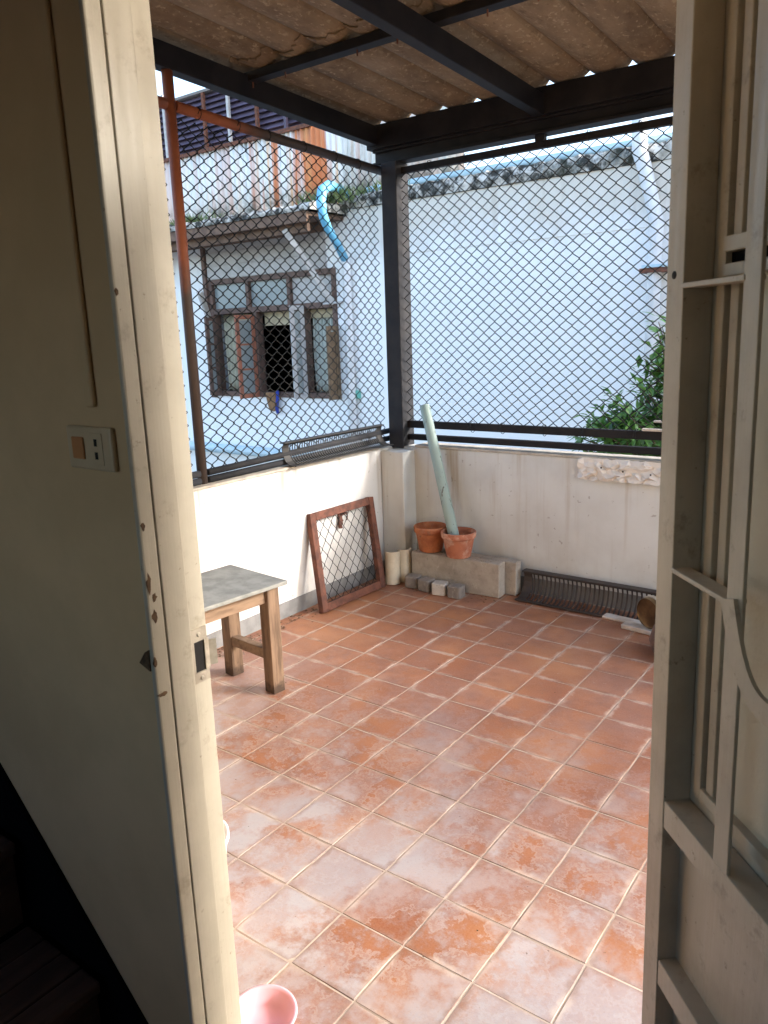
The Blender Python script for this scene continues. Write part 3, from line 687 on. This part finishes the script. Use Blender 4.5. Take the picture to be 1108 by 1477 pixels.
# slotted gutter gratings
def grating(name, L_, mat, lab, xf, nsl):
    """curved slotted channel cover: two edge flanges and many curved ribs; local x is its length"""
    t = thing(name, (0, 0, 0), lab, 'grating')
    def arc(k, n=8):   # curve in local y,z (concave to -y)
        a = R(-8) + R(98)*k/n; return (.105*(1-math.sin(a))*1.0 - .105, .150 - .118*math.cos(a))
    pr_ = [(-.118, .012), (-.100, .008), (-.070, .014), (-.044, .032), (-.026, .058), (-.016, .088), (-.014, .118), (-.020, .140), (-.030, .150)]
    th = .005
    def strip(x0, x1, ks):
        m = MB(); q = [pr_[k] for k in ks]
        top = [(y, z) for y, z in q]; bot = [(y+th*.8, z-th*.8) for y, z in q]
        poly = top + bot[::-1]; m.prism(poly, 'x', x0, x1); return m
    def put(o):
        o.parent = t; o.matrix_parent_inverse = Matrix.Identity(4); return o
    put(strip(0, .052, range(9)).build('end_plate', mat)); put(strip(L_-.052, L_, range(9)).build('end_plate', mat))
    put(strip(.0525, L_-.0525, (0, 1)).build('lower_edge', mat)); put(strip(.0525, L_-.0525, (7, 8)).build('upper_edge', mat))
    m = MB(); m.box(0, L_, -.046, .008, .1505, .159); put(m.build('top_flange', mat, bevel=.002))
    m = MB(); m.box(0, L_, -.135, -.1185, .006, .013); put(m.build('foot_flange', mat, bevel=.002))
    step = (L_-.105)/nsl; me = None
    for k in range(nsl):
        x0 = .0525 + k*step + step*.30
        if me is None:
            me = strip(0, step*.34, range(1, 8)).mesh('rib'); me.materials.append(MATS[mat])
        o = bpy.data.objects.new('rib', me); COL.objects.link(o); o.location = (x0, 0, 0); put(o)
    t.location, t.rotation_euler = xf
    return t
grating('slotted_grating', .80, 'plastic_brown', 'brown slotted channel grating lying along the foot of the cream parapet', ((.085, YR-.050, .0), (0, 0, R(-.6))), 27)
g2 = grating('slotted_grating', .90, 'plastic_dark', 'dark slotted channel grating hung on the pipe rails of the fence', ((XL-.052, 1.255, .826), (0, 0, R(90))), 40)
g2.scale = (1, .8, .82)

# round brass lid / tin on the floor, boards beneath
bd_ = block('wood_board', .60, 1.02, 2.005, 2.065, .001, .016, 'board_white', 'short pale board on the tiles in front of the brown grating', 'board', R(-6))
bd2 = block('wood_board', .735, 1.05, 1.915, 1.985, .001, .026, 'board_white', 'thicker pale board on the tiles under the brass tin', 'board', R(-8))
tin = thing('brass_tin', (.87, 1.955, .1), 'round brass coloured tin standing on its edge by the brown grating', 'tin')
def tinmesh(prof, nm, mat):
    m = MB().lathe(prof, 36); o = m.build(nm, mat, tin, smooth=True); o.matrix_parent_inverse = Matrix.Identity(4)
    md = o.modifiers.new('b', 'BEVEL'); md.width = .0015; md.segments = 2; md.limit_method = 'ANGLE'; md.angle_limit = R(30); return o
tinmesh([(.0, -.035), (.070, -.035), (.078, -.030), (.080, 0), (.078, .030), (.074, .033), (.072, .028), (.0, .026)], 'tin_body', 'brass')
tinmesh([(.083, -.012), (.085, -.006), (.085, .004), (.083, .010)], 'rim', 'metal_worn')
tin.rotation_euler = (R(90), 0, R(-30)); tin.location = (.884, 1.950, .114)
rj = thing('clay_jar', (1.06, 1.72, 0), 'dark brown clay jar standing on the tiles behind the door leaf', 'jar')
MB().lathe([(.07, .001), (.10, .03), (.115, .08), (.10, .14), (.075, .17), (.08, .185), (.068, .185), (.065, .165), (.09, .13), (.09, .06), (.05, .02)], 32, (1.062, 1.72, 0)).build('jar_body', 'brown_frame', rj, smooth=True)

# crumpled sheet nailed to the right parapet
m = MB(); nx, nz = 30, 6; x0, x1, z0, z1 = .382, 1.16, .708, .822
vs = []; random.seed(23)
for i in range(nx+1):
    for k in range(nz+1):
        x = x0 + (x1-x0)*i/nx; z = z0 + (z1-z0)*k/nz
        jx = rnd(-.010, .010) if 0 < i < nx else rnd(-.006, .006); jz = rnd(-.007, .007) if 0 < k < nz else rnd(-.004, .004)
        vs.append((x + jx, YR - .010 - (rnd(0, .034) if k < nz else rnd(.002, .012)), z + jz))
w = nz+1; fs = []
for i in range(nx):
    for k in range(nz):
        a, b, c, d = i*w+k, i*w+k+1, (i+1)*w+k+1, (i+1)*w+k
        fs += [(a, b, c), (a, c, d)] if random.random() < .5 else [(a, b, d), (b, c, d)]
m.add(vs, fs)
cs = thing('crumpled_sheet', (.7, YR, .76), 'crumpled pale sheet nailed along the top of the cream parapet', 'sheet')
o = m.build('sheet', 'crumpled_sheet', cs); sm = o.modifiers.new('s', 'SOLIDIFY'); sm.thickness = .001
for x, z in ((.515, .780), (.632, .768), (.775, .762)):
    MB().lathe([(.0045, 0), (.005, .001), (.003, .004)], 10).build('nail', 'nail', cs).matrix_local = Matrix.Translation((x-.7, -.044, z-.76)) @ Matrix.Rotation(R(90), 4, 'X')
# pale battens resting on the rail
block('wood_batten', .70, 1.6, 2.232, 2.256, .976, .990, 'board_white', 'lower pale batten tied to the black bottom rail before the tree', 'batten')
block('wood_batten', .735, 1.6, 2.305, 2.325, 1.012, 1.024, 'board_white', 'upper thin pale batten behind the black rail before the tree', 'batten')

# pink basin, white pail with wire handle (both mostly hidden by the door frame)
pb = thing('plastic_basin', (.88, -.77, 0), 'pink plastic basin on the tiles outside the doorway', 'basin')
MB().lathe([(.050, .001), (.056, .004), (.068, .034), (.072, .036), (.076, .0365), (.0775, .0385), (.077, .041), (.072, .0415), (.067, .038), (.052, .008), (.02, .006)], 56, (.876, -.769, 0)).build('basin_body', 'pink_plastic', pb, smooth=True)
wp = thing('white_pail', (.38, -.46, 0), 'white plastic pail with thin wire handle behind the door frame', 'pail')
px_, py_ = .452, -.61
MB().lathe([(.075, .001), (.082, .006), (.105, .20), (.111, .205), (.111, .217), (.104, .217), (.100, .205), (.078, .014), (.02, .010)], 44, (px_, py_, 0)).build('pail_body', 'white_plastic', wp, smooth=True)
pts = [Vector((px_, py_, .20)) + Vector((.70, .12, 0)).normalized()*(.113*math.cos(a)) + Vector((-.1, .3, -1)).normalized()*(.150*math.sin(a)) + Vector((.02, -.012, 0)) for a in [k*math.pi/16 for k in range(17)]]
MB().tube(pts, .0018, 6).build('handle', 'metal_worn', wp)

# fallen leaves and crumbs on the tiles: litter by the left wall and a few dark leaves
random.seed(5)
lit = MB()
for k in range(120):
    x = XL + .02 + abs(random.gauss(0, .05)); y = rnd(.35, 1.35); r = rnd(.003, .011); a = rnd(0, 6.3)
    lit.add([(x + r*math.cos(a+q)*(1 if q != 1.6 else .5), y + r*math.sin(a+q), .0022 + rnd(0, .004)) for q in (0, 1.6, 3.1, 4.6)], [(0, 1, 2, 3)])
for k in range(70):
    x = rnd(-.7, 1.6); y = rnd(-.7, 2.1); r = rnd(.002, .005); a = rnd(0, 6.3)
    lit.add([(x + r*math.cos(a+q), y + r*math.sin(a+q)*.6, .0018 + rnd(0, .002)) for q in (0, 1.6, 3.1, 4.6)], [(0, 1, 2, 3)])
for k in range(150):
    x = rnd(-.72, .95); y = 2.2 - abs(random.gauss(0, .10)) - (.14 if -.62 < x < .06 else .0); r = rnd(.0025, .010); a = rnd(0, 6.3)
    lit.add([(x + r*math.cos(a+q), y + r*math.sin(a+q)*.55, .0022 + rnd(0, .004)) for q in (0, 1.6, 3.1, 4.6)], [(0, 1, 2, 3)])
for k in range(60):
    x = rnd(-.58, -.05); y = rnd(2.02, 2.09); r = rnd(.002, .007); a = rnd(0, 6.3)
    lit.add([(x + r*math.cos(a+q), y + r*math.sin(a+q)*.55, .2085 + rnd(0, .002)) for q in (0, 1.6, 3.1, 4.6)], [(0, 1, 2, 3)])
tag(lit.build('floor_litter', 'chip_wood'), 'dry leaf crumbs and grit scattered on the terracotta tiles', 'litter', kind='stuff')
dl = MB()
for k in range(16):
    x = -.72 + rnd(-.07, .07); y = .70 + rnd(-.10, .10); r = rnd(.015, .03); a = rnd(0, 6.3); z = rnd(.004, .03)
    dl.add([(x+r*math.cos(a), y+r*math.sin(a), z+.01), (x+r*.4*math.cos(a+1.6), y+r*.4*math.sin(a+1.6), z), (x-r*math.cos(a), y-r*math.sin(a), z+.008), (x+r*.4*math.cos(a-1.6), y+r*.4*math.sin(a-1.6), z+.004)], [(0, 1, 2), (0, 2, 3)])
tag(dl.build('dead_leaves', 'brown_frame'), 'small heap of dead leaves on the tiles under the wooden table', 'leaves', kind='stuff')

# ------------------------------------------------------------------ neighbour's house across the alley
YN = 5.0
nb = thing('neighbour_house', (-3, YN, -3), 'white plastered house wall with casement window beyond the fence', 'house')
WX0, WX1, WZ0, WZ1 = -5.60, -3.56, .82, 2.235
wl = MB()
wl.box(-9, WX0, YN, YN+.2, -3, 2.80); wl.box(WX1, 6, YN, YN+.2, -3, 2.80); wl.box(WX0, WX1, YN, YN+.2, -3, WZ0); wl.box(WX0, WX1, YN, YN+.2, WZ1, 2.80)
wl.build('wall', 'neighbour_wall', nb)
# rough coping
random.seed(31); m = MB(); n = 240; vs = []; 
secs = [(-.03, 2.801), (-.045, 2.86), (-.02, 2.935), (.10, 2.95), (.22, 2.93), (.22, 2.801)]
for i in range(n+1):
    x = -3.3 + 9.3*i/n
    for (dy, z) in secs: vs.append((x, YN + dy + rnd(-.012, .012), z + (rnd(-.016, .016) if z > 2.805 else 0)))
q = len(secs); m.add(vs, [(i*q+k, (i+1)*q+k, (i+1)*q+k+1, i*q+k+1) for i in range(n) for k in range(q-1)] + [tuple(range(q)), tuple(n*q+k for k in reversed(range(q)))])
m.build('coping', 'mossy_coping', nb)
MB().tube([(-3.2, YN+.12, 2.985), (6, YN+.12, 2.995)], .035, 10).build('ridge_pipe', 'pipe_skyblue', nb, smooth=True)
# window: frame, transom panes, sashes
fr = MB()
F = YN - .02
fr.box(WX0, WX0+.06, F, YN+.10, WZ0, WZ1); fr.box(WX1-.06, WX1, F, YN+.10, WZ0, WZ1)
fr.box(WX0+.06, WX1-.06, F, YN+.10, WZ0, WZ0+.06); fr.box(WX0+.06, WX1-.06, F, YN+.10, WZ1-.06, WZ1)
fr.box(WX0+.06, WX1-.06, F+.003, YN+.09, 1.82, 1.885)
wf = fr.build('window_frame', 'brown_frame', nb, bevel=.004)
XM = (-4.83, -4.06)
for x in XM: MB().box(x-.03, x+.03, F+.002, YN+.088, WZ0+.0605, 1.8195).build('mullion', 'brown_frame', wf, bevel=.003)
XT = (-4.93, -4.26)
for x in XT: MB().box(x-.025, x+.025, F+.002, YN+.088, 1.8855, WZ1-.0605).build('mullion', 'brown_frame', wf, bevel=.003)
xs = [WX0+.06, XT[0]-.025, XT[0]+.025, XT[1]-.025, XT[1]+.025, WX1-.06]
for k in range(3): MB().box(xs[2*k]+.001, xs[2*k+1]-.001, YN+.03, YN+.036, 1.886, WZ1-.061).build('pane', 'window_glass' if k < 2 else 'siding_grey', wf)
def sash(xh, ang, w, z0, z1, mat, nm, panes=3, fill='window_glass', lab=None):
    """hinged at xh on the outer face, free edge swung out by ang from the wall"""
    d = Vector((-math.cos(ang), -math.sin(ang), 0)); b = Vector((xh, F-.012, 0)); nn = Vector((-d.y, d.x, 0))
    m = MB(); t = .03; s = .05
    def bx(m, a0, a1, c0, c1, th): 
        p0 = b+d*a0; p1 = b+d*a1; h = nn*th/2
        m.hexa([Vector((*(p0-h).xy, c0)), Vector((*(p1-h).xy, c0)), Vector((*(p1+h).xy, c0)), Vector((*(p0+h).xy, c0)), Vector((*(p0-h).xy, c1)), Vector((*(p1-h).xy, c1)), Vector((*(p1+h).xy, c1)), Vector((*(p0+h).xy, c1))])
    bx(m, 0, s, z0, z1, t); bx(m, w-s, w, z0, z1, t); bx(m, s, w-s, z0, z0+s, t); bx(m, s, w-s, z1-s, z1, t)
    hh = (z1-z0-2*s)
    for k in range(1, panes): bx(m, s, w-s, z0+s+hh*k/panes-.011, z0+s+hh*k/panes+.011, t*.9)
    o = m.build('sash', mat, nb, bevel=.003)
    if lab: o['label'] = lab
    for k in range(panes):
        q = MB(); bx(q, s+.001, w-s-.001, z0+s+hh*k/panes+.012, z0+s+hh*(k+1)/panes-.012, .005); q.build('pane', fill, o)
sash(WX0+.10, R(84), .16, WZ0+.02, 1.80, 'brown_frame', 'a')
sash(XM[0]+.0, R(84), .28, WZ0+.0, 1.79, 'orange_sash', 'b', lab='orange-brown sash swung out')
sash(XM[1]+.03, R(64), .17, WZ0+.0, 1.86, 'grey_sash', 'c', lab='grey-white sash swung out')
sash(WX1+.02, R(78), .16, WZ0+.0, 1.62, 'brown_board', 'd', 1, 'brown_board', 'plain brown board sash')
# room behind, its shade painted near-black, and its furnishing
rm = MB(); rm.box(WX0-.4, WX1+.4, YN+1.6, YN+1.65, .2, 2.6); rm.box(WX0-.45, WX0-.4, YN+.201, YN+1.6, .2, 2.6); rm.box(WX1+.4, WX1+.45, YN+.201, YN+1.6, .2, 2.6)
rm.box(WX0-.4, WX1+.4, YN+.201, YN+1.6, 2.55, 2.6); rm.box(WX0-.4, WX1+.4, YN+.201, YN+1.6, .2, .25); rm.build('room', 'hollow_shade', nb)
def curtain(x0, x1, z0, z1, y, mat, lab, seed, gather=0):
    random.seed(seed); m = MB(); n = 60; k = 9; vs = []; ph = rnd(0, 6)
    for j in range(k):
        v = j/(k-1)
        for i in range(n+1):
            u = i/n; xx = x0 + (x1-x0)*(u + gather*(u-.5)*math.sin(v*math.pi)*.4)
            vs.append((xx, y + .018*math.sin(u*46 + ph + .8*math.sin(v*3)) + .008*math.sin(u*91+2*v), z0 + (z1-z0)*v + (.01*math.sin(u*30) if j == 0 else 0)))
    m.add(vs, [(j*(n+1)+i, j*(n+1)+i+1, (j+1)*(n+1)+i+1, (j+1)*(n+1)+i) for j in range(k-1) for i in range(n)])
    o = m.build('curtain', mat, smooth=True); sm = o.modifiers.new('s', 'SOLIDIFY'); sm.thickness = .002; return tag(o, lab, 'curtain')
curtain(WX0+.08, -5.02, WZ0+.065, 1.815, YN+.13, 'curtain_cream', 'cream pleated curtain behind the orange-brown window sash', 41)
curtain(-4.02, -3.66, WZ0+.065, 1.815, YN+.13, 'curtain_green', 'pale green pleated curtain in the neighbour window', 42, .3)
o = MB().box(XM[0]+.04, XM[1]-.04, YN+.112, YN+.118, 1.66, 1.815).build('valance', 'valance'); tag(o, 'short tan valance at the top of the dark window opening', 'valance')
o = MB().box(-4.05, -3.70, YN+.094, YN+.099, 1.72, 1.815).build('valance', 'valance'); tag(o, 'short tan valance above the pale green curtain', 'valance')
# boarded panel between window and canopy
bp = MB().box(WX0, WX1-.12, YN-.012, YN-.001, WZ1+.001, 2.70).build('wall_boarding', 'siding_grey', nb)
for k in range(3):
    MB().box(WX0+.01, WX1-.13, YN-.026, YN-.0125, WZ1+.005+.155*k, WZ1+.153+.155*k).build('board', 'siding_grey', bp, bevel=.004)
MB().box(WX0-.06, WX0-.002, YN-.05, YN-.001, .80, 2.72).build('side_post', 'brown_frame', nb, bevel=.003)
# canopy
cp = MB(); cp.box(-6.9, -3.42, 4.44, YN-.001, 2.70, 2.74); cpo = cp.build('canopy', 'canopy_timber', nb, bevel=.004)
MB().box(-6.9, -3.42, 4.405, 4.438, 2.64, 2.745).build('fascia', 'canopy_timber', cpo, bevel=.004)
MB().box(-6.9, -3.5, 4.50, 4.55, 2.56, 2.698).build('bearer', 'canopy_timber', cpo, bevel=.004)
MB().box(-6.9, -3.5, 4.85, 4.90, 2.60, 2.698).build('bearer', 'canopy_timber', cpo, bevel=.004)
random.seed(33); m = MB(); n = 150; vs = []
secs = [(4.39, 2.746), (4.385, 2.785), (4.43, 2.815), (4.72, 2.83), (4.99, 2.85), (4.99, 2.746)]
for i in range(n+1):
    x = -6.95 + 3.6*i/n
    for (y, z) in secs: vs.append((x, y + rnd(-.012, .012)*(y < 4.9), z + (rnd(-.018, .018) if z > 2.75 else 0)))
m.add(vs, [(i*q+k, (i+1)*q+k, (i+1)*q+k+1, i*q+k+1) for i in range(n) for k in range(q-1)] + [tuple(range(q)), tuple(n*q+k for k in reversed(range(q)))])
m.build('ledge', 'mossy_coping', cpo)
for a, b in (((-3.79, 4.47, 2.60), (-3.60, 4.99, 1.86)), ((-5.18, 4.47, 2.07), (-5.60, 4.97, 1.74))):
    MB().bar(a, b, .06, .05, (0, -1, 1)).build('strut', 'strut_white', nb, bevel=.004)
# pipes on the wall
MB().tube([(-3.50, 5.2, 2.98), (-3.36, 4.86, 2.99), (-3.24, 4.56, 2.97), (-3.19, 4.40, 2.90), (-3.17, 4.345, 2.79), (-3.16, 4.36, 2.65), (-3.20, 4.47, 2.55), (-3.27, 4.68, 2.44), (-3.37, 4.93, 2.30)], [.042, .046, .050, .051, .049, .045, .043, .040, .043], 14).build('blue_elbow_pipe', 'pipe_blue', nb, smooth=True)
MB().tube([(-3.375, 4.93, 2.31), (-3.365, 4.945, 2.24), (-3.365, 4.945, -3)], .047, 14).build('white_downpipe', 'pipe_white', nb, smooth=True)
MB().tube([(-.29, 4.93, 3.25), (-.27, 4.93, 2.88), (-.235, 4.93, 2.78), (-.135, 4.93, 2.42), (-.11, 4.93, 2.33), (-.11, 4.93, -3)], [.062, .062, .058, .056, .056, .056], 14).build('white_downpipe', 'pipe_white', nb, smooth=True)
MB().box(-.21, .04, 4.85, 4.995, 1.93, 1.965).build('rusty_bracket', 'rust_edge', nb)
MB().box(-.19, -.02, 4.84, 4.995, 1.968, 1.99).build('bracket_cap', 'pipe_skyblue', nb)
MB().box(-3.42, -3.28, 4.955, 4.999, .83, .92).build('junction_box', 'green_box', nb, bevel=.004)
MB().tube([(-9, 4.9, .17), (-3.3, 4.9, .15)], .06, 12).build('blue_water_pipe', 'pipe_skyblue', nb, smooth=True)
MB().tube([(-3.70, 4.93, 1.86), (-3.40, 4.97, 1.87)], .012, 8).build('short_rod', 'strut_white', nb)
# crack line as a thin ledge in the plaster, rough weathering lip
MB().box(-3.0, 6, YN-.010, YN-.0002, 2.30, 2.80).build('upper_render', 'neighbour_wall', nb, bevel=.004)
# strap and cloth hanging at the sill
m = MB(); random.seed(51)
prev = None; pts = [(-4.50 + .012*math.sin(k*.9), F-.03-.02*math.sin(k*.5), .90-.045*k) for k in range(7)]
for k in range(6): m.bar(pts[k], pts[k+1], .05 - .004*(k % 2), .006, (0, 1, 0))
tag(m.build('strap', 'strap_blue'), 'dark blue strap hanging from the neighbour window sill', 'strap')
m = MB(); vs = []; 
for j in range(8):
    for i in range(9):
        u = i/8; v = j/7; vs.append((-4.70 + .17*u*(1-.35*v) + .06*v, F-.028 - .012*math.sin(u*9+v*2), .88 - .23*v*(1 - .15*abs(u-.5))))
m.add(vs, [(j*9+i, j*9+i+1, (j+1)*9+i+1, (j+1)*9+i) for j in range(7) for i in range(8)])
o = m.build('cloth', 'cloth_brown', smooth=True); o.modifiers.new('s', 'SOLIDIFY').thickness = .003; tag(o, 'brown cloth hanging over the neighbour window sill', 'cloth')

# rusty corrugated upper storey behind
sh_ = thing('rusty_shed', (-5, 5.3, 2.9), 'white corrugated metal upper wall with orange rust streaks', 'shed')
random.seed(61)
def csheet(x0, x1, y, z0, z1, par):
    m = MB(); n = int((x1-x0)/.0127); vs = []
    for z in (z0, z1):
        for i in range(n+1):
            x = x0 + (x1-x0)*i/n; vs.append((x, y + .011*math.cos(2*math.pi*x/.076), z))
    m.add(vs, [(i, i+1, n+2+i, n+1+i) for i in range(n)]); o = m.build('metal_sheet', 'rusty_sheet', par, smooth=True)
    o.modifiers.new('s', 'SOLIDIFY').thickness = .002; o.rotation_euler.y = 0; return o
x = -9.0
k = 0
while x < -2.3:
    csheet(x, x+.80, 5.30 + (.004 if k % 2 else 0), 2.86, 3.79 + (.85 if x > -4.35 else 0) + rnd(-.01, .01), sh_); x += .76; k += 1
MB().box(-9, -4.05, 5.27, 5.33, 3.78, 3.82).build('rusty_trim', 'rust_edge', sh_)
lv = thing('louvre_screen', (-5, 5.4, 3.8), 'dark purple louvred screen above the rusty sheet wall', 'louvre')
zz = 3.835; k = 0
while zz < 4.46:
    MB().hexa([(-9, 5.40, zz), (-4.06, 5.40, zz), (-4.06, 5.412, zz), (-9, 5.412, zz), (-9, 5.462, zz+.072), (-4.06, 5.462, zz+.072), (-4.06, 5.474, zz+.072), (-9, 5.474, zz+.072)]).build('slat', 'purple_slat', lv)
    zz += .066; k += 1
MB().box(-9, -4.06, 5.48, 5.49, 3.83, 4.48).build('backing', 'purple_slat', lv)
MB().box(-9, -4.04, 5.36, 5.50, 4.485, 4.515).build('top_cap', 'concrete_dark', lv)
for x, mt in ((-5.42, 'strut_white'), (-5.85, 'rust_edge'), (-4.95, 'rust_edge'), (-4.5, 'purple_slat'), (-6.6, 'strut_white')):
    MB().box(x-.018, x+.018, 5.35, 5.385, 3.825, 4.60 if mt == 'strut_white' else 4.48).build('upright', mt, lv)

# ------------------------------------------------------------------ plants
def leaf_geo(m, p, d, L_, W_, up):
    d = d.normalized(); x = d.cross(up)
    if x.length < 1e-3: x = Vector((1, 0, 0))
    x.normalize(); u = x.cross(d).normalized()
    a = p; b = p + d*L_*.5 - u*L_*.02; c = p + d*L_ - u*L_*.16
    m.add([a, b + x*W_*.5 + u*W_*.14, c, b - x*W_*.5 + u*W_*.14, b], [(0, 1, 4), (1, 2, 4), (0, 4, 3), (4, 2, 3)])
def shrub(name, base, crown, nb_, leaf_l, leaf_w, nleaf, lab, cat, seed, trunk_r=.05, mat='leaf', group=None, spread=1.0):
    """crown: list of (centre, radius xyz) blobs that the twigs fill"""
    random.seed(seed); t = thing(name, base, lab, cat, group)
    tr = MB(); lv_ = MB(); base = Vector(base)
    fork = Vector(crown[0][0]) + Vector((0, 0, -crown[0][1][2]*.9))
    mid = base.lerp(fork, .5) + Vector((rnd(-.15, .15), rnd(-.15, .15), 0))
    tr.tube([base, mid, fork], [trunk_r, trunk_r*.85, trunk_r*.7], 9)
    for cc, rr in crown:
        cc = Vector(cc)
        for k in range(nb_):
            while True:
                q = Vector((rnd(-1, 1), rnd(-1, 1), rnd(-1, 1)))
                if .35 < q.length < 1: break
            tip = cc + Vector((q.x*rr[0], q.y*rr[1], q.z*rr[2])); st_ = fork.lerp(cc, rnd(.1, .9)) + Vector((rnd(-.05, .05), rnd(-.05, .05), 0))
            mm = st_.lerp(tip, .55) + Vector((0, 0, .06*rr[2])) + Vector((rnd(-.05, .05), rnd(-.05, .05), rnd(-.03, .03)))
            tr.tube([st_, mm, tip], [trunk_r*.18, trunk_r*.11, trunk_r*.04], 4, cap=False)
            dd = (tip-mm).normalized()
            for j in range(nleaf):
                f = rnd(.15, 1.05); p = (mm.lerp(tip, (f-.4)/.6) if f > .4 else st_.lerp(mm, f/.4))
                o_ = Vector((rnd(-1, 1), rnd(-1, 1), rnd(-.7, .9))).normalized()
                leaf_geo(lv_, p + o_*rnd(0, .03), (o_*.9 + dd*.6 + Vector((0, 0, -.25))), leaf_l*rnd(.45, 1.35), leaf_w*rnd(.55, 1.3), Vector((rnd(-.4, .4), rnd(-.4, .4), 1)))
    tr.build('trunk', 'bark', t); o = lv_.build('crown', mat, t); return t
shrub('leafy_tree', (.95, 3.45, -3), [((.80, 3.40, .70), (.60, .50, .55)), ((.50, 3.32, .92), (.42, .40, .36)), ((.52, 3.40, 1.28), (.22, .24, .36)), ((.22, 3.25, .80), (.28, .30, .26)), ((1.2, 3.6, 1.0), (.7, .6, .8))],
      58, .095, .040, 20, 'leafy green tree rising behind the cream parapet and fence', 'tree', 71, .06)
# a larger unseen tree, added outside the frame to break up the low sun
shrub('leafy_tree', (6.6, 4.0, -3), [((6.4, 3.9, 2.2), (1.0, 1.0, .9)), ((7.2, 4.4, 3.2), (1.1, 1.1, .9)), ((5.6, 3.4, 2.9), (.8, .8, .7))],
      90, .17, .085, 26, 'unseen tall tree added beyond the terrace end to filter the sun', 'tree', 72, .11)
random.seed(81)
def tuft(x, y, z, n, h, lab, seed, sx=.15):
    random.seed(seed); m = MB()
    for k in range(n):
        p = Vector((x + random.gauss(0, sx), y + random.gauss(0, .06), z)); d = Vector((rnd(-.7, .7), rnd(-.7, .3), rnd(.5, 1)))
        leaf_geo(m, p, d, h*rnd(.4, 1), .016, Vector((rnd(-.5, .5), -1, .3)))
        if k % 2: leaf_geo(m, p + d*h*.3*rnd(.3, 1), Vector((rnd(-1, 1), rnd(-1, .2), rnd(-.6, .6))), h*.3, .03, Vector((0, 0, 1)))
    return tag(m.build('weed_tuft', 'leaf_weed'), lab, 'weeds', kind='stuff')
tuft(-3.42, 4.80, 2.84, 170, .24, 'green weeds sprouting beside the blue elbow pipe', 82, .17)
tuft(-5.30, 4.55, 2.82, 150, .16, 'weeds growing on the canopy ledge by the rusty fence post', 83, .22)
tuft(-3.02, 4.93, 2.92, 60, .12, 'sparse weeds along the mossy top of the white wall', 84, .2)
